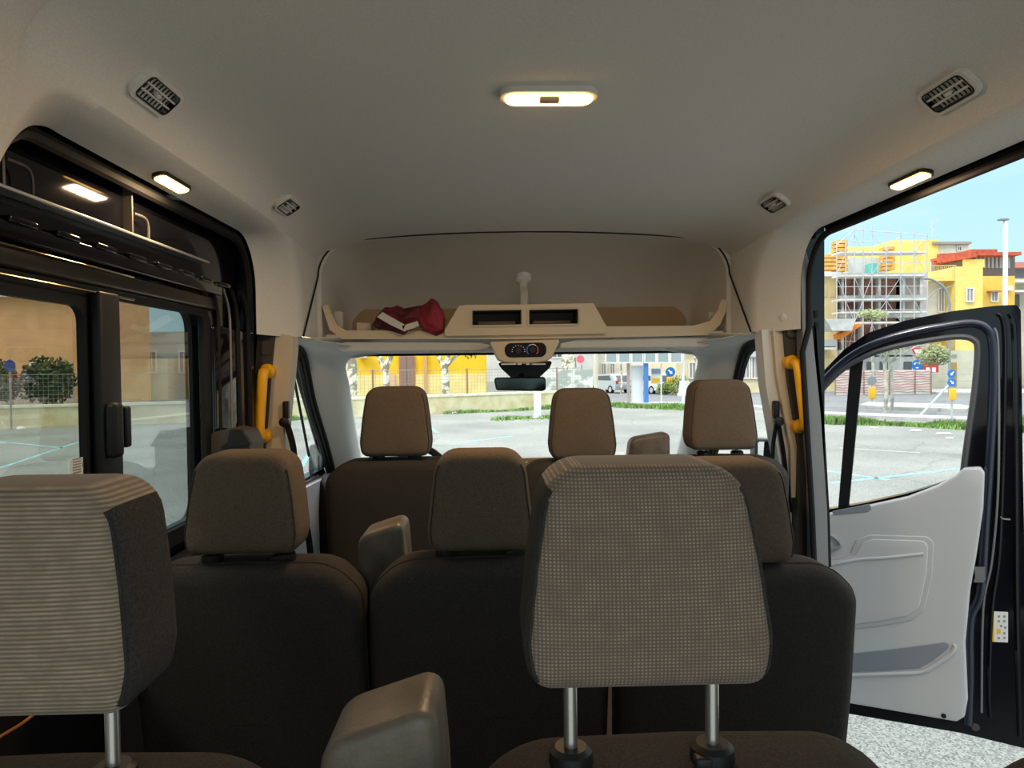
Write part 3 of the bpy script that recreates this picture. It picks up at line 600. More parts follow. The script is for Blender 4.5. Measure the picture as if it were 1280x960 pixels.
bm = B(); pole(bm, 12, 449, 25.6, 0.03, 0.0); st = obj('road_sign', bm, M_SG); tag(st, 'round dark blue no parking sign behind the fence, by the narrow bush', 'road sign')
bm = B(); lathe(bm, P(12, 457, 25.55), (0, 1, 0), [(0, 0), (0, .2), (.02, .2), (.02, 0)], 20); obj('sign_panel', bm, mat('sign_navy', (0.03, 0.05, 0.25), .4), st)
# red white netting fence
nf = thing('construction_fence', 'pale fence with red horizontal stripes round the building site', 'fence', P(1100, 490, 44)); a, b, z1 = P(1044, 480, 44), P(1164, 480, 44), P(1100, 463, 44).z
bm = B(); box(bm, a.x, b.x, 44, 44.04, 0.05, z1); obj('netting', bm, mat('pale_pink_net', (0.85, 0.74, 0.68), .8), nf)
for k in range(9):
    z = 0.2 + k * (z1 - 0.3) / 8; bm = B(); n_ = 24
    tube(bm, [V((a.x + (b.x - a.x) * i / n_, 43.97, z + 0.03 * sin(i * 1.3 + k))) for i in range(n_ + 1)], 0.016, 4); obj('red_stripe', bm, mat('dull_red_tape', (0.42, 0.13, 0.11), .7), nf)
for x in (1044, 1080, 1112, 1144, 1164): bm = B(); pole(bm, x, 463, 43.95, 0.03); obj('post', bm, M_RUST, nf)
g = G(1166, 492); bm = B(); Y = g.y; a = P(1164, 459, Y); box(bm, a.x - .5, a.x + .5, Y, Y + .05, a.z - .35, a.z + .3, .01); st = obj('warning_board', bm, M_SR); tag(st, 'red warning board with pale marks on the site fence', 'sign board')
bm = B(); box(bm, a.x - .35, a.x - .1, Y - .02, Y, a.z - .32, a.z - .02); box(bm, a.x + .05, a.x + .3, Y - .02, Y, a.z - .32, a.z - .02); obj('pale_mark', bm, M_WHITE, st)
bm = B(); pole(bm, 1164, 462, Y + .03, .04); obj('post', bm, M_RUST, st)
bm = B(); tube(bm, [G(1146, 524), P(1186, 481, 31)], 0.045, 6); tag(obj('leaning_pole', bm, M_GALV), 'grey pole leaning against the old lamp column', 'pole')
bm = B()
for k in range(6): tube(bm, [P(1030, 470 + k * 8, 29.5), P(1330, 466 + k * 9, 29.5)], 0.006, 4)
tag(obj('wire_strand', bm, M_MESHW), 'thin wire strands stretched along the kerb', 'wire fence')
bm = B(); a = P(1070, 410, 47); plate(bm, [[(a.x - 1.0, a.z - .75), (a.x + .5, a.z + .25), (a.x + .1, a.z + .3), (a.x - 1.1, a.z - .4)]], 0, 1.0, lambda x, z, c: V((x, 47 + c, z)))
o = obj('orange_tarp', bm, mat('orange_tarp', (0.75, 0.24, 0.03), .7)); tag(o, 'orange tarpaulin sloping off the scaffold foot', 'tarpaulin')
bm = B(); a = P(1050, 404, 46.5); plate(bm, [[(a.x - 1.0, a.z + .3), (a.x + 1.1, a.z + .3), (a.x + .8, a.z - .5), (a.x - .5, a.z - .5)]], 0, 1.2, lambda x, z, c: V((x, 46.5 + c, z)))
o = obj('debris_hopper', bm, M_CONC); tag(o, 'grey debris hopper hung on the scaffold corner', 'hopper')
# shelter
sh = thing('bus_shelter', 'shelter with blue posts and row of framed glass panels on top', 'shelter', G(800, 506)); Y = sh.location.y
M_SBL = mat('shelter_blue', (0.07, 0.22, 0.55), .4); M_SGL = mat('milky_panel_glass', (0.34, 0.40, 0.40), .3)
for x in (808, 786): bm = B(); w2 = 2.6 if x == 808 else 1.6; ebox(bm, x - w2, x + w2, 405, Y - (0.2 if x == 808 else 0), 0.2); obj('post', bm, M_SBL if x == 808 else mat('brown_post', (0.42, 0.33, 0.30), .6), sh)
bm = B(); ebox(bm, 789, 804, 457, Y + .1, .12); obj('white_panel', bm, M_WHITE, sh)
for k in range(6):
    x0 = 756.5 + k * 16.2; bm = B(); a, b = P(x0, 410, Y - .3), P(x0 + 15.6, 454, Y - .3)
    plate(bm, [rect(a.x, b.z, b.x, a.z), rect(a.x + .06, b.z + .06, b.x - .06, a.z - .06)], 0, .1, lambda x, z, c: V((x, Y - .3 + c, z))); f_ = obj('panel_frame', bm, M_WHITE, sh)
    bm = B(); box(bm, a.x + .05, b.x - .05, Y - .27, Y - .23, b.z + .05, a.z - .05); obj('glass_panel', bm, M_SGL, f_)
for x in (853.5, 826): bm = B(); pole(bm, x, 410, Y, 0.07 if x > 830 else .03); obj('post', bm, M_WHITE, sh)
bm = B(); ebox(bm, 814, 828, 460, Y + 1, .1, 480); b_ = obj('poster_case', bm, M_WHITE, sh)
bm = B(); ebox(bm, 815, 825, 473, Y + .95, .05, 478); obj('poster_stripe', bm, M_SY, b_); bm = B(); ebox(bm, 815, 826, 461, Y + .95, .05, 467); obj('poster_head', bm, mat('slate', (.2, .25, .32), .5), b_)
g = G(856, 496); bm = B(); plate(bm, [rp([(g.x - .4, .25), (g.x - .3, 1.05), (g.x + .3, 1.05), (g.x + .4, .25)], .05)], 0, .08, lambda x, z, c: V((x, g.y + c, z))); box(bm, g.x - .42, g.x + .42, g.y - .2, g.y + .3, 0, .25, .03)
tag(obj('white_board', bm, M_WHITE), 'small white board standing by the shrub', 'board')
# car (rear three-quarter): body, windows, wheels, lights
def car(label, px, py, m):
    g = G(px, py); c = thing('car', label, 'car', g); L, W = 3.7, 1.6; yaw = radians(116)
    R = Matrix.Rotation(yaw, 3, 'Z')
    def Mx(a, b, k): return g + R @ V((a, k, b))
    body = rp([(-1.85, .28), (1.85, .28), (1.9, .62), (1.7, .78), (1.0, .92), (0.35, 1.42), (-1.2, 1.48), (-1.62, 1.2), (-1.88, .8)], .1)
    bm = B(); plate(bm, [body], -W / 2, W / 2, Mx); es = [e for e in bm.edges if len(e.link_faces) == 2 and e.calc_face_angle(0) > 1.2]; bmesh.ops.bevel(bm, geom=es, offset=.1, segments=3, affect='EDGES'); obj('body', bm, m, c)
    for k0, k1 in ((-W / 2 - .012, -W / 2 + .02), (W / 2 - .02, W / 2 + .012)):
        bm = B(); plate(bm, [rp([(-1.35, .98), (.75, .98), (.3, 1.30), (-1.1, 1.34)], .05)], k0, k1, Mx); obj('side_window', bm, M_PANE, c)
    bm = B(); a, b = V((-1.86, 0, .88)), V((-1.50, 0, 1.36)); 
    q = [Mx(-1.87, .92, -.55), Mx(-1.87, .92, .55), Mx(-1.52, 1.34, .5), Mx(-1.52, 1.34, -.5)]; q2 = [p + R @ V((.12, 0, -.05)) for p in q]
    vs = [bm.verts.new(p) for p in q]; ws = [bm.verts.new(p) for p in q2]; bm.faces.new(vs); bm.faces.new(ws); loopstrip(bm, vs, ws); obj('rear_window', bm, M_PANE, c)
    for a in (-1.2, 1.2):
        for k in (-W / 2 - .01, W / 2 - .17):
            bm = B(); lathe(bm, Mx(a, .3, k), R @ V((0, 1, 0)), [(0, .2), (0, .3), (.18, .3), (.18, .2)], 18); wh = obj('wheel', bm, M_RUB, c)
            bm = B(); lathe(bm, Mx(a, .3, k - .01 if k < 0 else k + .17), R @ V((0, 1, 0)), [(0, 0), (0, .19), (.02, .19), (.02, 0)], 12); obj('hub_cap', bm, M_GALV, wh)
    for k in (-.72, .6): bm = B(); plate(bm, [rect(-1.93, .72, -1.8, .98, .02)], k, k + .14, Mx); obj('tail_light', bm, M_SR, c)
    return c
car('small silver hatchback parked across the road, seen through the windscreen', 762, 491, mat('silver_car_paint', (.55, .62, .64), .25, metal=.3, coat=.5))
car('white car half hidden behind the shelter poster case', 812, 492, mat('white_car_paint', (.8, .8, .8), .25, coat=.5))

# ================================================================== VAN SHELL
def mir(f):
    for s in (-1, 1): f(s)
def crown(Y):
    ks = [(-1, .605), (1.6, .605), (2.2, .575), (2.55, .545), (2.73, .524)]
    for i in range(len(ks) - 1):
        if Y <= ks[i + 1][0]:
            t = (Y - ks[i][0]) / (ks[i + 1][0] - ks[i][0]); return ks[i][1] + (ks[i + 1][1] - ks[i][1]) * t
    return ks[-1][1]
def edge(Y):   # inner lip height
    t = max(0, min(1, (Y - 2.1) / 0.63)); return 0.46 - 0.04 * t
def prof(Y):
    c = crown(Y); e = edge(Y); pts = []
    half = [(0, c), (.15, c - .001), (.3, c - .005), (.42, c - .011), (.52, c - .018), (.60, c - .026), (.66, c - .037), (.71, c - .052), (.745, c - .068), (.772, max(e + .03, c - .092)), (.79, max(e + .012, c - .118)), (.80, e)]
    return half
bm = B()
ys = [-0.6 + i * 0.11 for i in range(26)] + [2.25, 2.35, 2.45, 2.55, 2.65, 2.73]; ys = sorted(set(round(y, 3) for y in ys if y <= 2.73))
rows = []
for Y in ys:
    h = prof(Y); rows.append([V((-x, Y, H(z))) for x, z in reversed(h[1:])] + [V((x, Y, H(z))) for x, z in h])
grid(bm, rows)
def arc(c, r0, a0, a1, n): return [(c[0] + r0[0] * cos(a0 + (a1 - a0) * k / n), c[1] + r0[1] * sin(a0 + (a1 - a0) * k / n)) for k in range(n + 1)]
inF = [(1.25 + i * .14, .46) for i in range(7)] + arc((2.22, .22), (.27, .24), pi / 2, 0, 10) + [(2.49, .12)]
ouF = [(1.30 + i * .13, .43) for i in range(7)] + arc((2.19, .26), (.15, .17), pi / 2, 0, 10) + [(2.34, .12)]
inR = [(1.25, .46), (1.18, .458), (1.12, .445), (1.07, .41), (1.025, .36), (.99, .30), (.95, .2), (.92, .05), (.91, -.1), (.91, -.6)]
ouR = [(1.30, .43), (1.26, .43), (1.215, .415), (1.175, .38), (1.14, .33), (1.105, .27), (1.06, .2), (1.03, .05), (1.02, -.1), (1.02, -.6)]
_sm = lambda L: [(v.x, v.y) for v in smooth_path([V((a, b, 0)) for a, b in L], 4)]
inR, ouR = _sm(inR), _sm(ouR)
for s in (-1, 1):
    for I, O in ((inF, ouF), (inR, ouR)):
        strips = []
        for (yi, hi), (yo, ho) in zip(I, O):
            a = V((s * .80, yi, H(min(hi, edge(yi) if hi > .42 else hi)))); b = V((s * .905, yo, H(ho)))
            strips.append([a, a.lerp(b, .12) + V((s * .000, 0, -.006)), a.lerp(b, .5) + V((0, 0, -.004)), b])
        grid(bm, strips)
    # cheek ahead of the door opening
    rows = []
    for (yi, hi) in inF[6:]:
        hh = min(hi, edge(yi)); rows.append([V((s * .80, yi + (2.73 - yi) * k / 5, H(hh if k == 0 else (edge(yi + (2.73 - yi) * k / 5) if hi > .455 else hh * 1.0)))) for k in range(6)])
    grid(bm, rows)
    rows = []
    for (yi, hi) in inR:
        rows.append([V((s * .80, yi + (-.6 - yi) * k / 6, H(hi))) for k in range(7)])
    grid(bm, rows)
o = obj('ceiling', bm, M_HEAD, weld=0.004, angle=60); struct(o, 'pale grey moulded headliner of the van', 'ceiling')
# outer skin
bm = B(); box(bm, -1.0, 1.0, -.65, 2.95, H(.66), H(.70), .01); o = obj('roof', bm, M_BLACK); struct(o, 'black van roof skin', 'roof')
bm = B(); 
for s in (-1, 1):
    x0, x1 = sorted((s * .965, s * 1.0)); box(bm, *sorted((s * .935, s * .965)), 2.36, 3.0, H(.13), H(.67)); box(bm, x0, x1, -.65, 2.9, H(.45), H(.67)); box(bm, x0, x1, -.65, .90, H(-1.4), H(.45)); box(bm, x0, x1, 2.37, 2.5, H(-1.4), H(.45))
o = obj('wall_outer', bm, M_BLACK); o.name = 'trim_4'; struct(o, 'black painted body sides of the van', 'body side')
bm = B(); box(bm, -.97, .97, -.65, 3.4, H(-1.36), H(-1.30)); o = obj('floor', bm, mat('dark_floor_vinyl', (.02, .02, .022), .7)); struct(o, 'dark vinyl floor of the van', 'floor')
bm = B(); box(bm, -.98, -.93, -.65, .95, H(-1.3), H(.3)); o = obj('wall_left', bm, M_DKTR); struct(o)
bm = B(); box(bm, .93, .965, -.65, .88, H(-1.3), H(.45)); o = obj('wall_right', bm, M_DKTR); struct(o)
bm = B(); tube(bm, [(.985, .9, H(.455)), (.985, 2.3, H(.455))], .02, 8)
path = [V((.93, y, H(h))) for y, h in [(.9, .415)] + [(1.25 + i * .15, .415) for i in range(7)] + arc((2.19, .255), (.145, .16), pi / 2, 0, 10) + [(2.335, .12)]] + [P(x, y, 2.33) for x, y in ((1003, 440), (1009, 540), (1015, 640), (1020, 760), (1026, 900))]
tube(bm, path, .010, 8); o = obj('trim_1', bm, M_RUB); struct(o, 'black rubber seal around the open sliding doorway', 'door seal')
# groove panel: rear left pillar trim
bm = B(); pl = LP(-.80)
yo = [(0.87, -.6), (.88, .05), (.93, .22), (.985, .35), (1.012, .45), (1.015, .53)]
rows = []
sp = smooth_path([V((a, 0, b)) for a, b in yo], 5)
def hx(Y, h):  # inner surface x at height h
    if h <= .46: return .80
    ps = prof(Y)
    for i in range(len(ps) - 1):
        if ps[i + 1][1] <= h <= ps[i][1]:
            t = (h - ps[i + 1][1]) / max(1e-6, ps[i][1] - ps[i + 1][1]); return ps[i + 1][0] + (ps[i][0] - ps[i + 1][0]) * t
    return .6
for p in sp:
    r = [V((-hx(p.x, p.z) + .002, p.x + .012, H(p.z))), V((-hx(p.x, p.z) + .012, p.x, H(p.z)))]
    for k in range(1, 7): y = p.x - k * .2; r.append(V((-hx(y, p.z) + .014, y, H(p.z))))
    rows.append(r)
top = rows[-1]
for dz in (.03, .06, .08):
    rows.append([V((-hx(v.y, v.z - EYE + dz) + .012, v.y + dz * .55, v.z + dz)) for v in top])
grid(bm, rows); o = obj('trim_2', bm, M_HEAD, weld=.001, angle=60); struct(o, 'pale moulded cover panel on the rear pillar', 'pillar trim')
# front cavity above shelf
bm = B(); rows = []
def csec(Y, top, bot, hw=.785, r=.14, n=8):
    pts = [(-hw, bot)] + [(-hw + r - r * cos(a), top - r + r * sin(a)) for a in [pi / 2 * k / n for k in range(n + 1)]]
    pts += [(-x, z) for x, z in reversed(pts)]
    xs = []
    for (x, z) in pts: xs.append(V((x, Y, H(z))))
    mid = len(pts) // 2; L = xs[:mid]; Rr = xs[mid:]
    c = [L[-1].lerp(Rr[0], k / 8) + V((0, 0, .03 * (1 - (2 * k / 8 - 1) ** 2) * (top - bot) / .4)) for k in range(1, 8)]
    return L + c + Rr
for Y, t, b_ in ((2.73, .492, .10), (2.80, .49, .10), (2.92, .475, .10), (3.05, .44, .10), (3.15, .39, .10), (3.22, .33, .10), (3.26, .27, .10), (3.27, .2, .10)): rows.append(csec(Y, t, b_))
grid(bm, rows)
bw = [V((v.x, 3.27, v.z)) for v in csec(3.27, .2, .10)]; bm.faces.new([bm.verts.new(v) for v in bw])
# close between headliner and cavity mouth
rows = [csec(2.73, .492, .10), [V((v.x * 1.02, 2.725, v.z + .012)) for v in csec(2.73, .492, .10)]]
grid(bm, rows)
rows = [[V((v.x * 1.02, 2.725, v.z + .012)) for v in csec(2.73, .492, .10)], [V((max(-.98, min(.98, v.x * 1.25)), 2.735, v.z + .15)) for v in csec(2.73, .492, .10)]]
grid(bm, rows)
o = obj('ceiling_front', bm, M_HEAD, weld=.001, angle=50); o.name = 'ceiling.001'; struct(o, 'front headliner recess above the cab shelf', 'ceiling')
bm = B(); cs = [V((v.x * 1.012, 2.722, v.z + .004)) for v in csec(2.73, .492, .12)]; cs = [V((cs[0].x, 2.50, H(.12)))] + cs[1:-1] + [V((cs[-1].x, 2.50, H(.12)))]
tube(bm, cs, .0035, 6); o = obj('trim_3', bm, M_BLKPL); struct(o, 'dark seam line round the front headliner recess', 'seam')
# ------------------------------------------------------------------ pillars
def fplate(name, Y, pix, c1, m, parent=None, r=0.004, **kw):
    p = FP(Y); bm = B(); plate(bm, [rp(p.pl(pix), r)], 0, -c1, p.M); return obj(name, bm, m, parent, **kw)
pb = thing('door_pillar', 'cream and black centre pillar with yellow handle behind the driver seat', 'pillar', (-.88, 2.42, H(-1.3)))
fplate('cream_cover', 2.42, [(343, 416), (366, 420), (366, 436), (356, 540), (349, 700), (328, 700), (330, 565), (338, 470)], .07, M_CREAM, pb)
fplate('black_cover', 2.405, [(322, 412), (343, 418), (338, 470), (330, 575), (322, 575), (300, 575), (306, 540), (318, 480)], .05, M_DKTR, pb)
fplate('cap', 2.40, [(327, 426), (341, 427), (339, 444), (326, 443)], .01, M_DKTR, pb, r=.01)
fplate('lower_cover', 1.98, [(264, 541), (285, 536), (305, 540), (312, 556), (312, 700), (262, 700)], .12, M_DKTR, pb, r=.012)
fplate('ledge', 1.97, [(287, 537), (300, 537), (314, 556), (290, 558), (270, 562), (284, 553)], .02, M_BLKPL, pb, r=.003)
pb2 = thing('door_pillar', 'cream and black centre pillar with yellow handle at the open doorway', 'pillar', (.9, 2.42, H(-1.3)))
fplate('cream_cover', 2.42, [(966, 411), (982, 410), (984, 470), (998, 560), (996, 622), (989, 622), (988, 560), (971, 470)], .07, M_CREAM, pb2)
fplate('grey_cover', 2.44, [(952, 412), (968, 411), (972, 470), (989, 560), (990, 700), (982, 700), (978, 600), (957, 480)], .07, M_TRIM, pb2)
fplate('black_cover', 2.40, [(980, 398), (1001, 396), (1004, 480), (1015, 600), (1018, 760), (994, 760), (999, 560), (985, 470)], .06, M_DKTR, pb2)
bm = B(); c = P(990, 416, 2.39); lathe(bm, c, (0, -1, 0), [(0, 0), (0, .018), (.004, .018), (.007, .013), (.007, 0)], 20); obj('cap', bm, M_DKTR, pb2)
fplate('grey_metal', 2.335, [(1001, 330), (1006, 308), (1012, 330), (1014, 400), (1026, 520), (1034, 640), (1037, 770), (1018, 770), (1016, 600), (1005, 470)], .05, M_BPIL, pb2)
fplate('outer_seal', 2.37, [(1012, 300), (1016, 330), (1022, 440), (1030, 520), (1037, 640), (1041, 770), (1036, 770), (1032, 640), (1021, 500), (1011, 380)], .06, M_RUB, pb2)
fplate('slot', 2.355, [(1018, 388), (1022, 388), (1023, 397), (1019, 397)], .004, M_RUB, pb2, r=.001)
fplate('slot', 2.355, [(1019, 403), (1023, 403), (1024, 411), (1020, 411)], .004, M_RUB, pb2, r=.001)
bm = B(); tube(bm, [P(1010, 312, 2.40), P(1017, 362, 2.40)], .011, 10); obj('damper', bm, M_BLKPL, pb2)
bm = B(); tube(bm, [P(1010, 362, 2.40), P(1021, 364, 2.40)], .006, 8); tube(bm, [P(1016, 364, 2.40), P(1018, 374, 2.40)], .008, 8); obj('damper_bolt', bm, M_CHR, pb2)
bm = B(); tube(bm, [P(1032, 713, 2.34), P(1045, 716, 2.34)], .006, 10); lathe(bm, P(1036, 714, 2.34), (1, 0, -.1), [(0, 0), (0, .013), (.006, .013), (.006, 0)], 14); obj('striker_bolt', bm, M_CHR, pb2)
# cheek bottom button
bm = B(); lathe(bm, V((.868, 2.395, H(.163))), (-.8, -.6, 0), [(0, 0), (0, .013), (.003, .013), (.005, .009), (.005, 0)], 18); tag(obj('trim_button', bm, M_TRIM), 'small round cap on the pillar trim above the doorway handle', 'cap')
# ------------------------------------------------------------------ grab handles
def handle(label, t, b, Y, s):
    a, c = P(*t, Y), P(*b, Y); h = thing('grab_handle', label, 'grab handle', c, 'yellow grab handles'); n = V((0, -.035, 0)); r = .0185
    bm = B(); tube(bm, smooth_path([a + V((0, .02, 0)), a + n * .7, a.lerp(c, .07) + n * 1.3, a.lerp(c, .5) + n * 1.35, a.lerp(c, .93) + n * 1.3, c + n * .7, c + V((0, .02, 0))], 5), r, 12, flat=.8); obj('grip', bm, M_YEL, h)
    for p in (a, c):
        bm = B(); lathe(bm, p + V((0, .022, 0)), (0, -1, 0), [(0, 0), (0, .026), (.028, .025), (.036, .018), (.036, 0)], 18); obj('mount', bm, M_YEL, h)
handle('yellow grab handle on the pillar behind the driver seat', (334, 464), (329, 545), 2.40, -1)
handle('yellow grab handle on the pillar at the open sliding doorway', (990, 453), (1000, 533), 2.395, 1)
# ------------------------------------------------------------------ A pillars, header, windscreen
inn_L = [(2.93, .072, -.60), (2.95, .06, -.70), (2.99, .02, -.757), (3.1, -.08, -.765), (3.3, -.27, -.78), (3.5, -.457, -.79), (3.62, -.57, -.80)]
out_L = [(2.5, .12, -.83), (2.58, .105, -.86), (2.78, .07, -.86), (2.97, -.13, -.87), (3.18, -.33, -.87), (3.42, -.55, -.88), (3.5, -.62, -.88)]
for s in (1, -1):
    bm = B(); rows = []
    I = smooth_path([V((x * s, y, H(h))) for y, h, x in inn_L], 5); O = smooth_path([V((x * s, y, H(h))) for y, h, x in out_L], 5)
    for a, b_ in zip(I, O):
        mid = a.lerp(b_, .5) + V((.02 * s, -.015, 0)); rows.append([a + V((-.0, .035, 0)), a, a.lerp(mid, .5) + V((.004 * s, -.004, 0)), mid, mid.lerp(b_, .6), b_, b_ + V((-.03 * s, .02, 0))])
    grid(bm, rows); o = obj('trim_pillar', bm, M_TRIM, angle=60, thick=.004); o.name = 'trim_%d' % (5 if s > 0 else 6); struct(o, 'pale grey windscreen pillar trim', 'pillar trim')
    bm = B(); tube(bm, [v + V((-.012 * s, -.004, -.004)) for v in O], .013, 8); 
    tube(bm, [v + V((-.030 * s, .03, -.02)) for v in O], .022, 8); o = obj('door_seal', bm, M_RUB); o.name = 'trim_%d' % (7 if s > 0 else 8); struct(o, 'black rubber seal along the front door aperture', 'door seal')
# header strip
bm = B(); rows = []
for k in range(17):
    x = -.80 + 1.6 * k / 16; rows.append([V((x, 2.50 if abs(x) > .79 else 2.74, H(.11 if abs(x) > .79 else .13))), V((x, 2.84, H(.12 if abs(x) < .76 else .098))), V((x, 2.92, H(.08 if abs(x) < .72 else .07))), V((x, 2.96, H(.066 if abs(x) < .70 else .05)))])
grid(bm, rows); o = obj('trim_header', bm, M_TRIM, angle=60, thick=.004); o.name = 'trim_9'; struct(o, 'grey windscreen header trim', 'header trim')
bm = B(); ws = [V((-.76, 2.95, H(.075))), V((.76, 2.95, H(.075))), V((.80, 3.64, H(-.58))), V((-.80, 3.64, H(-.58)))]
vs = [bm.verts.new(v) for v in ws]; bm.faces.new(vs); o = obj('window_1', bm, M_GL); struct(o, 'windscreen glass', 'window')
# dashboard
db = thing('dashboard', 'dark dashboard with instrument binnacle glimpsed between the front seats', 'dashboard', (0, 3.3, H(-.75)))
bm = B(); rows = []
for k in range(25):
    x = -.9 + 1.8 * k / 24; hump = .06 * math.exp(-((x + .0) / .22) ** 2) + .045 * math.exp(-((x + .42) / .2) ** 2)
    rows.append([V((x, 3.12, H(-1.2))), V((x, 3.10, H(-.62))), V((x, 3.13, H(-.50 + hump))), V((x, 3.2, H(-.475 + hump))), V((x, 3.4, H(-.50 + hump * .5))), V((x, 3.64, H(-.60)))])
grid(bm, rows); obj('dash_top', bm, M_BLKPL, db, thick=.01)
p = FP(3.095); bm = B(); plate(bm, [rp(p.pl([(648, 573), (694, 572), (692, 600), (652, 600)]), .01)], 0, -.03, p.M); obj('centre_stack', bm, mat('warm_fascia', (.45, .30, .14), .5), db)
p = FP(3.088); 
for x, y in ((656, 577), (674, 577), (674, 580), (674, 584), (660, 586), (662, 592), (668, 592)):
    bm = B(); plate(bm, [rect(*p.px(x, y + 1.6), *p.px(x + (8 if x == 674 else 4), y))], 0, -.01, p.M); obj('button', bm, M_WHITE, db)
bm = B(); ct = P(506, 612, 2.95); ax = V((0, -.9, .45)).normalized(); u = ax.cross(V((1, 0, 0))).normalized(); v = V((1, 0, 0))
sw = thing('steering_wheel', 'black steering wheel rim showing behind the driver headrest', 'steering wheel', ct)
tube(bm, [ct + (v * cos(a) + u * sin(a)) * .20 for a in [2 * pi * k / 40 for k in range(40)]], .016, 10, closed=True); obj('rim', bm, M_BLKPL, sw)
bm = B(); lathe(bm, ct, ax, [(-.03, 0), (-.03, .07), (.02, .06), (.03, 0)], 20); obj('hub', bm, M_BLKPL, sw)
for a in (0, pi, -pi / 2): bm = B(); tube(bm, [ct + (v * cos(a) + u * sin(a)) * .05, ct + (v * cos(a) + u * sin(a)) * .195], .014, 8); obj('spoke', bm, M_BLKPL, sw)
bm = B(); tube(bm, [ct - ax * .02, ct - ax * .22], .03, 10); obj('column', bm, M_BLKPL, sw)
# small grey speaker grille on the driver pillar
p = FP(3.25); bm = B(); 
for k in range(3): plate(bm, [rect(*p.px(400 + k * 2.6, 551), *p.px(401.6 + k * 2.6, 543))], 0, -.01, p.M)
tag(obj('pillar_grille', bm, M_BLKPL), 'tiny dark slots low on the driver windscreen pillar', 'grille')
# ------------------------------------------------------------------ driver door (closed)
dd = thing('door_2', 'closed driver door with window', 'door', (-.93, 2.5, H(-1.3))); del dd['label']; del dd['category']; dd['kind'] = 'structure'
pl = LP(-.93); bm = B()
plate(bm, [rp([(2.46, EYE - 1.3), (3.60, EYE - 1.3), (3.60, EYE - .55), (3.05, EYE + .02), (2.92, EYE + .13), (2.46, EYE + .13)], .03), rp([(2.52, EYE - .46), (3.44, EYE - .46), (3.0, EYE - .01), (2.9, EYE + .08), (2.52, EYE + .08)], .04)], 0, -.04, pl.M); obj('door_shell', bm, M_BLACK, dd)
bm = B(); plate(bm, [[(2.50, EYE - .48), (3.46, EYE - .48), (3.0, EYE + .0), (2.9, EYE + .09), (2.50, EYE + .09)]], -.018, -.022, pl.M); obj('pane', bm, M_GL, dd)
bm = B(); tube(bm, [pl.M(*pl.px(365, 445), -.01), pl.M(*pl.px(372, 480), -.01), pl.M(*pl.px(389, 570), -.01)], .006, 6); obj('frame_bar', bm, M_BLKPL, dd)
bm = B(); plate(bm, [rp([(2.5, EYE - 1.2), (3.5, EYE - 1.2), (3.5, EYE - .50), (2.5, EYE - .47)], .05)], .03, 0, pl.M); obj('door_panel', bm, M_DOORP, dd)
for s, px, lab, Y in ((-1, 394, 'dark outside mirror beyond the driver door window', 3.3), (1, 958, 'outside mirror with pale sky reflection on the passenger side', 3.15)):
    mm = thing('outside_mirror', lab, 'mirror', P(px, 580, Y)); p = FP(Y)
    pix = [(386, 556), (393, 556), (399, 570), (399, 645), (384, 640)] if s < 0 else [(944, 548), (966, 549), (974, 558), (976, 600), (944, 604)]
    bm = B(); pad(bm, rp(p.pl(pix), .012), .07, .008, p.M, 0); obj('housing', bm, mat('teal_black_housing', (.04, .055, .06), .4), mm)
    if s > 0: bm = B(); plate(bm, [rp(p.pl([(947, 552), (965, 552), (971, 560), (973, 598), (947, 600)]), .01)], .003, 0, p.M); obj('mirror_glass', bm, M_MIR, mm)
    bm = B(); q = P(px, 600, Y + .02); tube(bm, [q, V((s * .95, Y + .1, q.z - .05)) if s < 0 else V((1.10, 3.00, q.z - .05))], .025, 8); obj('arm', bm, M_BLKPL, mm)
# ------------------------------------------------------------------ belts
def belt(label, Y, guide, path, m=M_BLKPL):
    b_ = thing('seat_belt', label, 'seat belt', P(*guide, Y)); bm = B(); g = P(*guide, Y)
    box(bm, g.x - .010, g.x + .010, Y - .005, Y + .02, g.z - .01, g.z + .05, .005); obj('height_adjuster', bm, m, b_)
    bm = B(); lathe(bm, g + V((0, -.015, -.02)), (0, -1, 0), [(0, 0), (0, .017), (.010, .016), (.014, .01), (.014, 0)], 16); obj('guide_loop', bm, M_BLKPL, b_)
    bm = B(); q = smooth_path([P(x, y, Y - .01) for x, y in path], 5); vs = []
    for c in q: vs.append([bm.verts.new(c + V((-.009, 0, 0))), bm.verts.new(c + V((.009, .012, 0)))])
    for i in range(len(vs) - 1): bm.faces.new((vs[i][0], vs[i][1], vs[i + 1][1], vs[i + 1][0]))
    obj('webbing', bm, M_RUB, b_, thick=.002)
belt('black driver seat belt hanging from the cream pillar', 2.40, (357, 520), [(357, 527), (366, 560), (370, 610), (384, 665), (390, 720)])
belt('black passenger seat belt hanging beside the doorway pillar', 2.42, (971, 519), [(972, 527), (967, 560), (966, 610), (966, 680)])
bm = B(); tube(bm, smooth_path([P(973, 528, 2.43), P(980, 570, 2.43), P(988, 640, 2.43)], 4), .007, 6); tag(obj('belt_cable', bm, M_RUB), 'dark lower belt cover running down the doorway pillar', 'belt cover')

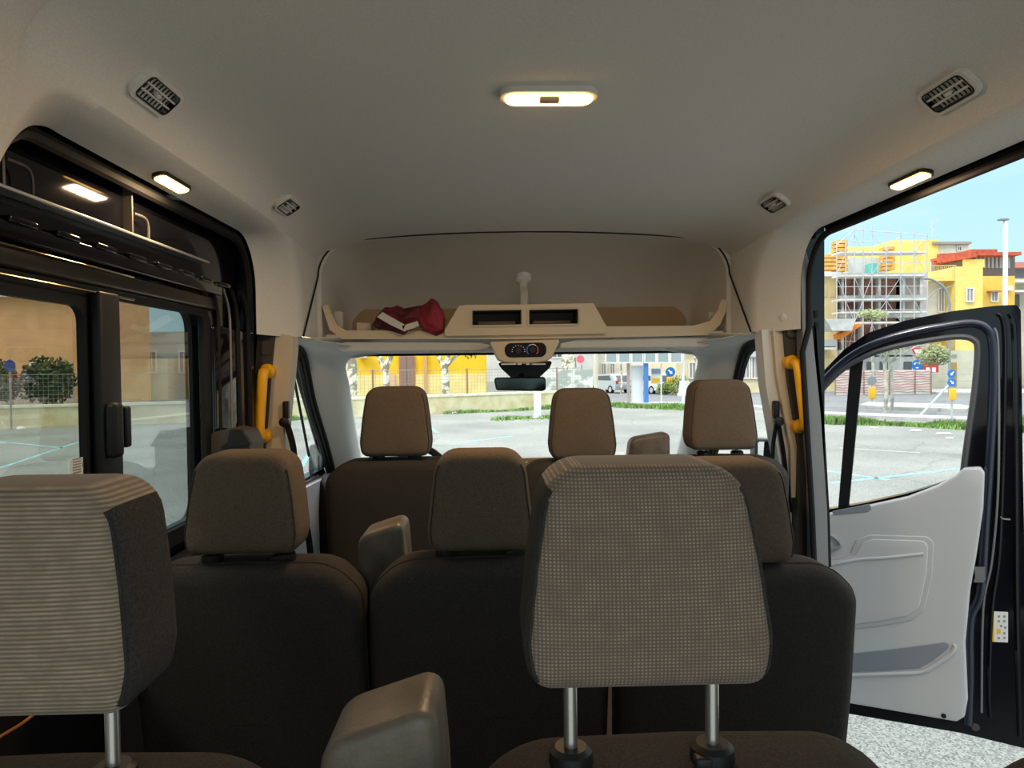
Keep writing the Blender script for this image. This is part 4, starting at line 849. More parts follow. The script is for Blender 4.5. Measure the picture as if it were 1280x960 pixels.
# ================================================================== SLIDING DOOR (closed, driver side)
sd = thing('door_1', '', '', (-.95, 1.6, H(-1.3))); del sd['label']; del sd['category']; sd['kind'] = 'structure'
XW = -.93; pl = LP(XW); E = EYE
bm = B(); plate(bm, [rp([(.90, E - 1.3), (2.40, E - 1.3), (2.40, E + .46), (.90, E + .46)], .01), rp([(.93, E - .40), (1.97, E - .40), (1.97, E + .165), (.93, E + .165)], .05)], -.03, -.05, pl.M); obj('door_skin', bm, M_BLACK, sd)
bm = B(); box(bm, XW - .05, XW + .02, .9, 2.05, H(.172), H(.208), .006); obj('upper_rail', bm, mat('dark_brown_rail', (.014, .011, .009), .3, spec=.4), sd)
bm = B(); box(bm, XW - .03, XW + .03, .9, 2.04, H(.215), H(.245), .004)
for k in range(8): y = 1.15 + k * .125; box(bm, XW + .0, XW + .034, y, y + .07, H(.242), H(.254), .003)
obj('toothed_rail', bm, M_BLACK, sd)
bm = B(); box(bm, XW - .03, XW + .005, .9, 2.02, H(.303), H(.310), .002); obj('bright_rail', bm, mat('satin_rail', (.45, .47, .48), .3, metal=.6), sd)
for y in (1.20, 1.62): bm = B(); box(bm, XW - .04, XW - .01, y, y + .006, H(.31), H(.44)); tube(bm, smooth_path([V((XW - .01, y + .01, H(.36))), V((XW - .01, y + .06, H(.36))), V((XW - .01, y + .075, H(.345))), V((XW - .01, y + .075, H(.315)))], 3), .003, 6); obj('bracket', bm, M_DKTR, sd)
bm = B()
for h_ in (.207, .158): tube(bm, [V((XW + .025, .9, H(h_))), V((XW + .025, 1.55, H(h_ - .002)))], .0022, 6)
obj('chrome_edge', bm, mat('bright_edge', (.75, .6, .35), .15, metal=1), sd)
# front jamb with vertical seals
bm = B(); box(bm, XW - .04, XW + .02, 2.0, 2.33, H(-1.3), H(.13), .01); obj('front_stile', bm, M_BLACK, sd)
for y, r in ((2.03, .006), (2.12, .004), (2.18, .008), (2.27, .010)): bm = B(); tube(bm, smooth_path([V((XW + .02, y, H(-1.0))), V((XW + .02, y, H(.0))), V((XW + .02, y - .005, H(.17))), V((XW + .02, y - .05, H(.24)))], 4), r, 8); obj('seal', bm, M_RUB if r != .004 else M_BPIL, sd)
bm = B(); tube(bm, [V((-.925, y, H(h))) for y, h in [(1.0, .05), (1.05, .2), (1.10, .28), (1.14, .34), (1.18, .385), (1.22, .41)] + [(1.25 + i * .15, .415) for i in range(7)] + arc((2.19, .255), (.14, .16), pi / 2, 0, 10) + [(2.33, .12), (2.33, -.3), (2.33, -1.3)]], .014, 8); obj('aperture_seal', bm, M_RUB, sd)
# window frame, panes
wf = obj('window_frame', (lambda b_: (plate(b_, [rp([(.86, E - .43), (2.01, E - .43), (2.01, E + .170), (.86, E + .170)], .06), rp([(.90, E - .385), (1.385, E - .385), (1.385, E + .128), (.90, E + .128)], .03), rp([(1.48, E - .39), (1.955, E - .39), (1.955, E + .152), (1.48, E + .152)], .03)], .010, -.004, pl.M), b_)[1])(B()), M_RUB, sd)
bm = B(); box(bm, XW + .012, XW + .035, 1.40, 1.475, H(-.41), H(.16), .006); obj('sliding_pane_frame', bm, M_BLKPL, sd)
bm = B(); box(bm, XW + .03, XW + .06, 1.405, 1.435, H(-.17), H(-.06), .01); obj('latch', bm, M_BLKPL, sd)
bm = B(); box(bm, XW + .03, XW + .05, 1.462, 1.482, H(-.155), H(-.07), .006); obj('latch', bm, M_BLKPL, sd)
bm = B(); plate(bm, [rect(.88, E - .41, 1.42, E + .15)], .0, -.004, pl.M); o = obj('window_2', bm, M_GLS); struct(o, 'rear pane of the sliding door window', 'window')
bm = B(); plate(bm, [rect(1.43, E - .41, 1.98, E + .165)], -.012, -.016, pl.M); o = obj('window_3', bm, M_GLD); struct(o, 'front pane of the sliding door window', 'window')
bm = B(); plate(bm, [rect(*pl.px(87, 596), *pl.px(108, 570), 0)], .003, .001, pl.M); st = obj('window_sticker', bm, M_WHITE); tag(st, 'small white sticker with fine print in the sliding window corner', 'sticker')
bm = B()
for k in range(6): a = pl.px(89, 574 + k * 3.4); b_ = pl.px(99, 574 + k * 3.4); plate(bm, [rect(a[0], a[1], b_[0], b_[1] + .0012)], .0036, .003, pl.M)
a = pl.px(101, 584); b_ = pl.px(105, 577); plate(bm, [rect(a[0], a[1], b_[0], b_[1])], .0036, .003, pl.M); obj('print', bm, M_SG, st)
bm = B(); plate(bm, [rp([(.96, E - 1.25), (2.0, E - 1.25), (2.0, E - .47), (.96, E - .47)], .06)], .03, -.02, pl.M); obj('lower_panel', bm, M_RUB, sd)

# ================================================================== PASSENGER DOOR (open)
hinge = V((.97, 3.10, 0)); ex = V((.822, -.569, 0)).normalized(); nn = V((-.569, -.822, 0)).normalized()
DP = Plane(hinge, ex, (0, 0, 1), nn)
pdr = thing('front_door', 'black front passenger door standing open with pale grey inner panel', 'van door', hinge + V((0, 0, H(-1.36))))
outer = DP.pl([(1006, 500), (1030, 463), (1055, 437), (1085, 416), (1130, 401), (1190, 389), (1245, 382), (1271, 381), (1276, 388), (1279, 600), (1286, 928), (1283, 936), (1200, 916), (1060, 892), (985, 880), (985, 640)])
hole = DP.pl([(1003, 640), (1012, 505), (1034, 478), (1056, 457), (1085, 441), (1120, 430), (1170, 421), (1203, 418), (1221, 423), (1225, 436), (1221, 490), (1213, 545), (1206, 592), (1172, 606), (1130, 618), (1080, 629), (1040, 636)])
bm = B(); plate(bm, [rp(outer, .01), rp(hole, .008)], 0, -.05, DP.M); obj('door_shell', bm, M_BLACK, pdr)
# frame ridges along top: polished round section
def dline(pix, off): return smooth_path([DP.M(*DP.px(*p), off) for p in pix], 5)
bm = B(); tube(bm, dline([(1010, 505), (1034, 472), (1060, 448), (1090, 431), (1130, 418), (1180, 408), (1215, 404), (1234, 411), (1241, 430), (1242, 480), (1238, 560), (1232, 650), (1226, 740), (1213, 775), (1212, 850), (1210, 905)], .0), .017, 10); obj('inner_ridge', bm, mat('sky_tinted_black_paint', (.012, .016, .032), .2, spec=.5, coat=.3), pdr)  # blue of the sky reflection put into the ridge's base colour
bm = B(); tube(bm, dline([(1012, 508), (1034, 480), (1056, 460), (1085, 444), (1120, 433), (1170, 424), (1200, 421), (1217, 425), (1222, 438), (1218, 490), (1210, 545), (1204, 590)], .004), .011, 8); obj('window_seal', bm, mat('grey_rubber', (.06, .06, .065), .6), pdr)
bm = B(); tube(bm, dline([(1246, 392), (1253, 400), (1256, 440), (1254, 560), (1249, 690), (1240, 760), (1236, 860), (1238, 896)], .0), .008, 8)
tube(bm, dline([(1262, 392), (1268, 420), (1270, 560), (1271, 760), (1275, 920)], .0), .010, 8); obj('edge_ridge', bm, M_BLACK, pdr)
bm = B(); tube(bm, dline([(1243, 410), (1248, 440), (1248, 600), (1240, 700), (1229, 760), (1227, 890)], .006), .004, 6); obj('edge_highlight_bead', bm, M_BPIL, pdr)
bm = B(); plate(bm, [DP.pl([(1063, 444), (1079, 439), (1060, 634), (1047, 636)])], -.012, -.035, DP.M); obj('window_divider', bm, M_RUB, pdr)
bm = B(); plate(bm, [hole], -.022, -.026, DP.M); obj('door_glass', bm, M_GL, pdr)
pan = rp(DP.pl([(1000, 648), (1040, 640), (1085, 631), (1135, 620), (1172, 606), (1196, 592), (1205, 584), (1226, 583), (1231, 590), (1229, 635), (1221, 690), (1213, 735), (1207, 800), (1210, 870), (1206, 892), (1196, 898), (1060, 875), (1000, 866)]), .012)
bm = B(); pad(bm, pan, .035, .010, lambda a, b_, c: DP.M(a, b_, c + .035), 0, back=False); dp = obj('inner_panel', bm, M_DOORP, pdr)
def dpad(name, pix, off, th, r, m, par, rr=.012):
    bm = B(); o_ = rp(DP.pl(pix), rr); pad(bm, o_, th, r, lambda a, b_, c: DP.M(a, b_, c + off), 0, back=False); return obj(name, bm, m, par)
dpad('upper_recess', [(1010, 700), (1048, 694), (1064, 690), (1072, 672), (1088, 666), (1160, 668), (1168, 676), (1166, 716), (1156, 760), (1140, 772), (1095, 780), (1010, 788)], .0395, .008, .004, mat('door_insert_plastic', (.45, .455, .46), .6, spec=.3), dp, .02)
dpad('insert_board', [(1012, 702), (1052, 697), (1070, 691), (1080, 676), (1092, 671), (1156, 673), (1161, 680), (1159, 714), (1150, 755), (1136, 766), (1095, 774), (1012, 783)], .043, .006, .004, M_DOORP, dp, .02)
bm = B(); tube(bm, dline([(1010, 710), (1070, 697), (1110, 694), (1155, 689)], .043), .006, 8); obj('crease', bm, M_DOORP, dp)
dpad('sill_slot', [(1042, 637), (1088, 628), (1091, 634), (1086, 638), (1044, 642)], .037, .003, .001, M_DOORD, dp, .002)
dpad('pocket', [(1012, 814), (1075, 812), (1130, 806), (1180, 799), (1188, 801), (1184, 808), (1166, 822), (1150, 831), (1110, 834), (1012, 838)], .0385, .004, .002, M_DOORD, dp, .008)
bm = B(); tube(bm, dline([(1012, 842), (1110, 838), (1150, 836), (1168, 828), (1190, 812), (1194, 802)], .038), .007, 8); obj('pocket_lip', bm, M_DOORP, dp)
bm = B(); tube(bm, dline([(1030, 665), (1042, 667), (1052, 676), (1050, 681), (1038, 684), (1028, 684)], .045), .006, 8); obj('door_pull', bm, M_SG, dp)
bm = B(); lathe(bm, DP.M(*DP.px(1180, 890), .034), nn, [(0, 0), (0, .009), (.004, .009), (.004, 0)], 14); obj('plug', bm, M_RUB, dp)
bm = B(); plate(bm, [rp(DP.pl([(1218, 708), (1231, 707), (1231, 722), (1219, 722)]), .003)], .022, 0, DP.M); plate(bm, [rp(DP.pl([(1218, 722), (1232, 721), (1229, 726), (1217, 726)]), .001)], .024, 0, DP.M); obj('latch', bm, M_BPIL, pdr)
bm = B(); tube(bm, dline([(1251, 645), (1253, 648), (1263, 649)], .006), .003, 6); obj('clip', bm, M_CHR, pdr)
bm = B(); plate(bm, [rp(DP.pl([(1239, 764), (1260, 765), (1260, 803), (1239, 802)]), .002)], .002, 0, DP.M); stk = obj('warning_label', bm, M_WHITE, pdr, label='white warning label with yellow edge')
bm = B(); plate(bm, [DP.pl([(1239.5, 765), (1243, 765), (1243, 802), (1239.5, 802)])], .003, .001, DP.M); plate(bm, [rp(DP.pl([(1246, 786), (1251, 786), (1251, 792), (1246, 792)]), .002)], .003, .001, DP.M); obj('yellow_strip', bm, M_SY, stk)
bm = B()
for x, y in ((1247, 769), (1254, 769), (1247, 775), (1254, 775), (1250, 781), (1255, 783), (1247, 796), (1254, 796), (1254, 790)): plate(bm, [DP.pl([(x, y), (x + 3, y), (x + 3, y + 2.4), (x, y + 2.4)])], .003, .001, DP.M)
obj('print', bm, M_SG, stk)
bm = B(); lathe(bm, DP.M(*DP.px(1219, 909), .0), nn, [(0, 0), (0, .015), (.006, .012), (.006, 0)], 16); obj('drain_plug', bm, M_DKTR, pdr)
bm = B(); tube(bm, [hinge + V((-.02, -.02, H(-.2))), hinge + V((.04, -.03, H(-.2)))], .02, 8); tube(bm, [hinge + V((-.02, -.02, H(-1.0))), hinge + V((.04, -.03, H(-1.0)))], .02, 8); obj('hinge', bm, M_BLACK, pdr)

# ================================================================== CEILING FITTINGS
M_LIT = mat('lit_lens', (1, .8, .5), .4, emit=(1.0, .56, .14), es=8.0)
def lampobj(name, loc, energy, size, col, parent, rot):
    ld = bpy.data.lights.new(name, 'AREA'); ld.shape = 'RECTANGLE'; ld.size, ld.size_y = size; ld.energy = energy; ld.color = col
    lo = bpy.data.objects.new(name, ld); COL.objects.link(lo); lo.parent = parent; lo.location = V(loc) - wpos(parent); lo.rotation_euler = rot; return lo
hd = H(.604)
dome = thing('ceiling_lamp', 'lit amber interior lamp in the middle of the ceiling', 'ceiling lamp', (0.0, 1.56, hd))
def cplate(bm, x0, x1, y0, y1, z0, z1, r):
    plate(bm, [rp([(x0, y0), (x1, y0), (x1, y1), (x0, y1)], r)], z0, z1, lambda a, b_, c: V((a, b_, c)))
bm = B(); plate(bm, [rp([(-.107, 1.522), (.107, 1.522), (.107, 1.598), (-.107, 1.598)], .034), rp([(-.097, 1.530), (.097, 1.530), (.097, 1.590), (-.097, 1.590)], .028)], hd + .012, hd - .012, lambda a, b_, c: V((a, b_, c))); obj('housing', bm, M_TRIM, dome)
bm = B(); out = rp([(-.097, 1.530), (.097, 1.530), (.097, 1.590), (-.097, 1.590)], .028); pad(bm, out, .018, .006, lambda a, b_, c: V((a, b_, hd - .020 - c)), .004, back=False); obj('lens', bm, M_LIT, dome, label='glowing amber lens')
bm = B(); box(bm, -.022, .022, 1.532, 1.552, hd - .028, hd - .008, .004); obj('switch', bm, mat('amber_switch', (.6, .42, .25), .5), dome)
lampobj('bulb_light', (0, 1.56, hd - .03), 7.0, (.19, .09), (1, .64, .32), dome, (0, 0, 0))
for s, lab in ((-1, 'small lit amber lamp in the headliner edge over the closed sliding door'), (1, 'small lit amber lamp in the headliner edge over the open doorway')):
    X, Y, z = s * .862, 1.65, H(.4315); cl = thing('doorway_lamp', lab, 'lamp', (X, Y, z), 'amber doorway lamps')
    tilt = lambda a, b_, c, s=s, X=X, Y=Y, z=z: V((X + a * .93, Y + b_, z - s * a * .28 + c))
    bm = B(); plate(bm, [rp([(-.018, -.075), (.018, -.075), (.018, .075), (-.018, .075)], .016)], .012, -.001, tilt); obj('bezel', bm, M_BLKPL, cl)
    bm = B(); plate(bm, [rp([(-.014, -.068), (.014, -.068), (.014, .068), (-.014, .068)], .012)], -.001, -.003, tilt); obj('lens', bm, M_LIT, cl, label='glowing amber lens')
    lampobj('bulb_light', (X, Y, z - .02), 2.2, (.026, .13), (1, .66, .36), cl, (0, radians(15) * s * -1, 0))
# air vents on the coving
def vent(label, s, Y, z):
    X = s * hx(Y, z); zz = H(z); sl = (hx(Y, z + .012) - hx(Y, z - .012)); nrm = V((-s * .024, 0, sl)).normalized(); nrm = nrm if nrm.z < 0 else -nrm; ey = V((0, 1, 0)); et = nrm.cross(ey).normalized() * (-1 if s > 0 else 1)
    c = V((X, Y, zz)) + nrm * .004; t = thing('air_vent', label, 'air vent', c, 'ceiling air vents')
    K = .72
    Mv = lambda a, b_, k: c + ey * (a * K) + et * (b_ * K) + nrm * k
    bm = B(); plate(bm, [rp([(-.095, -.043), (.095, -.043), (.095, .043), (-.095, .043)], .024), rp([(-.078, -.031), (.078, -.031), (.078, .031), (-.078, .031)], .015)], -.012, .007, Mv); obj('bezel', bm, M_HEAD, t)
    bm = B(); plate(bm, [rp([(-.081, -.034), (.081, -.034), (.081, .034), (-.081, .034)], .017), rp([(-.078, -.031), (.078, -.031), (.078, .031), (-.078, .031)], .015)], -.012, .0085, Mv); obj('dark_ring', bm, M_BLKPL, t)
    bm = B(); plate(bm, [rect(-.08, -.033, .08, .033)], -.0045, -.006, Mv); obj('duct', bm, M_RUB, t)
    for q in (-.0105, .0105, .0): 
        if q == 0: continue
        bm = B(); tube(bm, [Mv(-.078, q, .004), Mv(.078, q, .004)], .0024, 6); obj('slat', bm, M_TRIM, t)
    bm = B()
    for k in range(9): a = -.068 + k * .017; plate(bm, [rect(a, -.031, a + .0015, .031)], -.0045, -.0015, Mv)
    obj('inner_vane', bm, M_BLKPL, t)
    bm = B(); plate(bm, [rp([(-.011, -.005), (.011, -.005), (.011, .005), (-.011, .005)], .003)], .0, .008, Mv); obj('tab', bm, M_TRIM, t)
vent('ceiling air vent over the closed sliding door, the one nearer the rear', -1, 1.352, .525)
vent('ceiling air vent over the open doorway, the one nearer the rear', 1, 1.345, .525)
vent('ceiling air vent over the closed sliding door, the one nearer the cab', -1, 2.17, .504)
vent('ceiling air vent over the open doorway, the one nearer the cab', 1, 2.17, .504)

# ================================================================== OVERHEAD SHELF
shf = thing('overhead_shelf', 'beige storage shelf moulding across the cab above the windscreen', 'shelf', (0, 2.75, H(.1)))
p = FP(2.72)
lip = rp(p.pl([(403, 384), (409, 380), (414, 392), (421, 406), (432, 413), (560, 414), (757, 408), (868, 407), (888, 401), (897, 388), (902, 374), (909, 375), (908, 388), (900, 406), (886, 419), (655, 424), (428, 424), (412, 412)]), [.0, .004] + [.01] * 14 + [.01, .01])
bm = B(); plate(bm, [lip], 0, -.035, p.M); obj('front_lip', bm, M_SHELF, shf)
bm = B(); z = H(.135); plate(bm, [[(-.77, 2.73), (.77, 2.73), (.77, 3.26), (-.77, 3.26)]], z - .008, z, lambda a, b_, c: V((a, b_, c))); obj('tray', bm, M_SHELF, shf)
bm = B(); plate(bm, [[(-.77, H(.11)), (.77, H(.11)), (.77, H(.275)), (-.77, H(.275))]], 0, .01, lambda a, b_, c: V((a, 3.255 - c, b_))); obj('back_board', bm, mat('lamp_warmed_back_board', (.48, .34, .19), .7), shf)  # warm lamp light on this back wall put into its tan colour
p = FP(2.70)
con = rp(p.pl([(556, 412), (574, 382), (742, 379), (758, 408), (757, 417), (556, 420)]), .006); h1 = rp(p.pl([(590, 388), (652, 387), (652, 406), (590, 407)]), .004); h2 = rp(p.pl([(661, 387), (723, 386), (723, 405), (661, 406)]), .004)
bm = B(); plate(bm, [con, h1, h2], 0, -.05, p.M); cb = obj('console_box', bm, M_SHELF, shf)
for hh, q in ((h1, 0), (h2, 1)):
    bm = B(); plate(bm, [inset(hh, -.006), inset(hh, .001)], .006, -.01, p.M); obj('slot_rim', bm, mat('light_rim', (.55, .48, .38), .5), cb)
    bm = B(); o1 = inset(hh, -.001); plate(bm, [o1, inset(hh, .004)], -.01, -.14, p.M); plate(bm, [o1], -.14, -.145, p.M); obj('slot_liner', bm, mat('dark_brown_liner', (.05, .035, .025), .6), cb)
    xs = [a for a, _ in hh]; zs = [b_ for _, b_ in hh]
    bm = B(); box(bm, min(xs) + .02, max(xs) - .02, 2.79, 2.83, min(zs), min(zs) + .022, .003); obj('slot_insert', bm, mat('brown_insert', (.12, .08, .05), .5), cb)
bm = B(); a = p.pl([(580, 380), (738, 378)]); box(bm, a[0][0], a[1][0], 2.71, 3.04, H(.235), H(.243)); obj('console_top', bm, M_SHELF, cb)
# bracket
br = thing('shelf_bracket', 'short grey bracket from the ceiling recess down to the shelf console', 'bracket', P(654, 348, 2.9))
bm = B(); a = P(654, 349, 2.9); lathe(bm, a + V((0, 0, .01)), (0, -.5, -1), [(0, 0), (0, .036), (.02, .034), (.03, .02), (.03, 0)], 18); obj('mount', bm, M_TRIM, br)
bm = B(); tube(bm, smooth_path([P(654, 350, 2.9), P(654, 360, 2.87), P(655, 368, 2.82), P(655, 383, 2.76)], 4), .0165, 8, flat=.6); obj('arm', bm, M_TRIM, br)
# jacket on shelf
M_RED = mat('dark_red_cloth', (.12, .008, .014), .75, noise_s=14, noise_a=.5)
jk = thing('jacket', 'folded dark red jacket with silver reflective strip lying on the shelf', 'jacket', P(512, 414, 2.74))
p = FP(2.70)
def cloth(name, pix, d, m, off=0):
    bm = B(); o_ = rp(p.pl(pix), .012, 3); pad(bm, o_, d, .022, lambda a, b_, c: p.M(a, b_, c + off), .02)
    bmesh.ops.subdivide_edges(bm, edges=bm.edges, cuts=1, use_grid_fill=True)
    for v in bm.verts:
        q = V(v.co); n_ = noise.noise_vector(q * 18) * .010 + noise.noise_vector(q * 45) * .005; v.co += n_
    return obj(name, bm, m, jk, angle=80)
cloth('body', [(463, 408), (468, 394), (480, 384), (494, 381), (506, 386), (520, 382), (534, 377), (540, 392), (530, 404), (514, 408), (505, 417), (488, 413)], .13, M_RED)
cloth('sleeve', [(518, 396), (526, 383), (542, 372), (550, 382), (555, 398), (553, 416), (545, 419), (528, 412)], .10, mat('red_cloth', (.22, .012, .026), .7, noise_s=14, noise_a=.4), .015)
M_REF = mat('reflective_tape', (.62, .58, .55), .4)
for q in ([(473, 397), (480, 391), (508, 407), (505, 414), (490, 407)], [(504, 408), (523, 402), (525, 408), (506, 415)]):
    bm = B(); o_ = p.pl(q); plate(bm, [o_], .034, .018, p.M); obj('reflective_strip', bm, M_REF, jk)
p = FP(2.80); bm = B(); plate(bm, [p.pl([(446, 403), (464, 404), (464, 414), (446, 414)])], 0, -.09, p.M); tag(obj('folded_paper', bm, mat('cream_paper', (.7, .62, .48), .8)), 'cream folded card lying on the shelf beside the red jacket', 'card')
for x, lab in ((424, 'small grey clip at the driver end of the shelf'), (890, 'small grey clip at the passenger end of the shelf')):
    bm = B(); a = P(x, 402, 2.85); box(bm, a.x - .018, a.x + .018, 2.83, 2.87, a.z - .04, a.z + .04, .006); tag(obj('shelf_clip', bm, M_TRIM), lab, 'clip')
# visors
for q, lab in (([(424, 430), (432, 427), (600, 428), (613, 431), (613, 435), (596, 439), (430, 440), (423, 436)], 'folded grey sun visor on the driver side above the windscreen'), ([(700, 429), (720, 424), (878, 421), (887, 424), (887, 431), (880, 434), (714, 436), (700, 436)], 'folded grey sun visor on the passenger side above the windscreen')):
    p = FP(2.745); bm = B(); pad(bm, rp(p.pl(q), .008), .09, .008, p.M, 0); vz = tag(obj('sun_visor', bm, M_TRIM), lab, 'sun visor')
    if q[0][0] > 700: bm = B(); plate(bm, [p.pl([(776, 431.5), (815, 430.5), (815, 432.5), (776, 433.5)])], .004, 0, p.M); obj('label_strip', bm, M_WHITE, vz)
# climate console
cc = thing('climate_console', 'beige overhead pod with black oval heater control below the shelf', 'control console', P(655, 440, 2.72)); p = FP(2.66)
bm = B(); pad(bm, rp(p.pl([(611, 427), (701, 424), (690, 447), (683, 452), (655, 455), (630, 453), (622, 450)]), .008), .16, .008, p.M, 0); obj('pod', bm, M_SHELF, cc)
bm = B(); pad(bm, rp(p.pl([(631, 429), (683, 428), (683, 446), (631, 447)]), .024), .01, .003, lambda a, b_, c: p.M(a, b_, c + .005), 0); cpn = obj('control_panel', bm, mat('black_matt_panel', (.008, .008, .01), .6, spec=.2), cc)
M_W2 = mat('glowing_white_print', (.7, .7, .7), .5, emit=(1, 1, 1), es=.15)  # slight emission put into the white printed marks
for cx, cy in ((648, 438.5), (665.5, 437.5)):
    c2 = p.px(cx, cy); bm = B(); lathe(bm, p.M(c2[0], c2[1], .005), (0, -1, 0), [(0, 0), (0, .014), (.006, .012), (.006, 0)], 20); obj('dial', bm, M_BLKPL, cpn)
for k in range(9):
    c2 = p.px(648, 438.5); a = pi * (1.05 - k / 8 * 1.1); q = (c2[0] + cos(a) * .024, c2[1] + sin(a) * .02); bm = B(); plate(bm, [rect(q[0] - .0014, q[1] - .0014, q[0] + .0014, q[1] + .0014)], .0065, .004, p.M); obj('fan_mark', bm, M_W2, cpn)
c2 = p.px(665.5, 437.5)
for a0, a1, m in ((1.25 * pi, .75 * pi, mat('glowing_blue_print', (.05, .1, .6), .5, emit=(.1, .2, 1), es=.3)), (.72 * pi, .28 * pi, M_W2), (.25 * pi, -.25 * pi, mat('glowing_red_print', (.6, .03, .03), .5, emit=(1, .1, .1), es=.3))):  # coloured arcs also carry a faint glow of their own
    bm = B(); tube(bm, [p.M(c2[0] + .021 * cos(a0 + (a1 - a0) * k / 8), c2[1] + .021 * sin(a0 + (a1 - a0) * k / 8), .0065) for k in range(9)], .0013, 5); obj('temperature_arc', bm, m, cpn)
bm = B()
for x0, x1 in ((627, 645), (647, 652), (658, 662), (665, 682)): plate(bm, [rect(*p.px(x0, 456.0), *p.px(x1, 454.2))], .0, -.08, p.M)
obj('map_lamp_strip', bm, M_WHITE, cc)
# rear view mirror
rv = thing('rear_view_mirror', 'black rear view mirror hanging below the climate console', 'mirror', P(650, 470, 2.85)); p = FP(2.82)
bm = B(); plate(bm, [rp(p.pl([(621, 453), (691, 451), (687, 460), (674, 472), (640, 473), (628, 462)]), .008)], 0, -.09, p.M); obj('sensor_cover', bm, M_BLKPL, rv)
p = FP(2.76); mo = rp(p.pl([(617, 472), (682, 471), (683, 487), (678, 489), (620, 488)]), .012); bm = B(); pad(bm, mo, .03, .008, p.M, 0); mh = obj('mirror_housing', bm, M_BLKPL, rv)
bm = B(); plate(bm, [inset(mo, .006)], .001, 0, p.M); obj('mirror_glass', bm, mat('dark_mirror', (.05, .06, .06), .12, metal=1), mh)
bm = B(); tube(bm, [P(652, 466, 2.84), P(652, 480, 2.79)], .014, 8); obj('stalk', bm, M_BLKPL, rv)

# ================================================================== SEATS
def head_outline(cx, zt, zb, w, top=.70):
    h = zt - zb; W = w / 2
    return rp([(cx - W * .94, zb), (cx + W * .94, zb), (cx + W, zb + h * .20), (cx + W * .93, zb + h * .55), (cx + W * (top + .10), zt), (cx - W * (top + .10), zt), (cx - W * .93, zb + h * .55), (cx - W, zb + h * .20)], [.03, .03, .06, .12, .045, .045, .12, .06], 6)
def add_headrest(par, X, Y, ht, w, h, back_h, mface, mside, d=.105, posts=True, ps=.067, top=.70):
    zt, zb = H(ht), H(ht - h); ol = head_outline(X, zt, zb, w, top)
    M_ = lambda a, b_, c: V((a, Y - c + (b_ - zb) * .10, b_))
    bm = B(); pad(bm, ol, d, .02, M_, .006, back=True)
    bm.normal_update(); bmesh.ops.recalc_face_normals(bm, faces=bm.faces)
    for f in bm.faces: f.material_index = 1 if abs(f.normal.x) > .62 and abs(f.calc_center_median().x - X) > w * .3 and f.calc_center_median().z < H(ht) - .022 else 0
    hr = obj('headrest', bm, [mface, mside], par, angle=60)
    L_ = inset(ol, .006)
    for sgn in (-1, 1):
        q = sorted([p_ for p_ in L_ if (p_[0] - X) * sgn > w * .30], key=lambda p_: p_[1])
        bm = B(); tube(bm, [M_(a, b_, -.0052) for a, b_ in q if H(ht - h) + .012 < b_ < H(ht) - .022], .0014, 5); obj('piping', bm, M_CLOTH, hr)
    for s in (-1, 1):
        x = X + s * ps; yp = Y + d * .5; bm = B(); tube(bm, [V((x, yp, H(back_h) - .05)), V((x, yp, zb + .02))], .0065 if d > .1 else .006, 12); obj('headrest_post', bm, M_CHR, hr)
        bm = B(); zc = H(back_h) - .004; lathe(bm, (x, yp, zc), (0, 0, 1), [(0, 0), (0, .019), (.006, .021), (.016, .020), (.020, .015), (.020, 0)], 20)
        box(bm, x - .021, x - .004, yp - .02, yp - .006, zc + .004, zc + .015, .003) if s > 0 else None
        obj('post_collar', bm, M_BLKPL, hr)
    return hr
def back_outline(cx, zt, zb, w, r=.09, dl=0, dr=0):
    W = w / 2
    return rp([(cx - W * .97, zb), (cx + W * .97, zb), (cx + W, zt - .25), (cx + W * .985, zt - .06 - dr), (cx + W * .74, zt - .004), (cx, zt), (cx - W * .74, zt - .004), (cx - W * .985, zt - .06 - dl), (cx - W, zt - .25)], [.03, .03, .2, .06, .12, .5, .12, .06, .2], 6)
def add_back(par, X, Y, bh, w, d=.13, m=None, m2=None, bot=-1.02, name='backrest', lean=.14):
    zb, zt = H(bot), H(bh); ol = back_outline(X, zt, zb, w)
    M_ = lambda a, b_, c: V((a, Y - c + (zt - b_) * lean, b_))
    bm = B(); pad(bm, ol, d, .035, M_, .008, side=1); bk = obj(name, bm, [m or M_CLOTH, m2 or m or M_CLOTH], par, angle=60)
    bm = B(); tube(bm, [M_(a, b_, -.034) for a, b_ in ol], .002, 5, closed=True); obj('piping', bm, M_CLOTH, bk); return bk
def add_base(par, X, Y, w):
    bm = B(); box(bm, X - w / 2, X + w / 2, Y + .24, Y + .68, H(-.98), H(-.86), .035); obj('seat_cushion', bm, M_CLOTH, par)
    for s in (-1, 1):
        bm = B(); box(bm, X + s * w * .35 - .02, X + s * w * .35 + .02, Y + .26, Y + .62, H(-1.03), H(-.98)); box(bm, X + s * w * .35 - .015, X + s * w * .35 + .015, Y + .30, Y + .34, H(-1.30), H(-1.0)); box(bm, X + s * w * .35 - .015, X + s * w * .35 + .015, Y + .54, Y + .58, H(-1.30), H(-1.0)); obj('leg', bm, M_BLKPL, par)
def armrest(par, X, Y, top, w=.10, roll=0.10, d=.10, hgt=.34, m=M_ARM, yaw=0.0):
    bm = B(); W = w / 2
    ol = rp([(-W * .92, -hgt), (W * .92, -hgt), (W, -.08), (W * .96, .0), (-W * .90, -.02), (-W, -.09)], [.01, .01, .02, .018, .03, .03], 5)
    M_ = lambda a, b_, c: V((X, Y, H(top))) + Matrix.Rotation(yaw, 3, 'Z') @ V((a * cos(roll) - b_ * sin(roll) * .3, -c + (-b_) * .12 , b_ + a * sin(roll)))
    pad(bm, ol, d, .014, M_, .002); return obj('armrest', bm, m, par, angle=55)
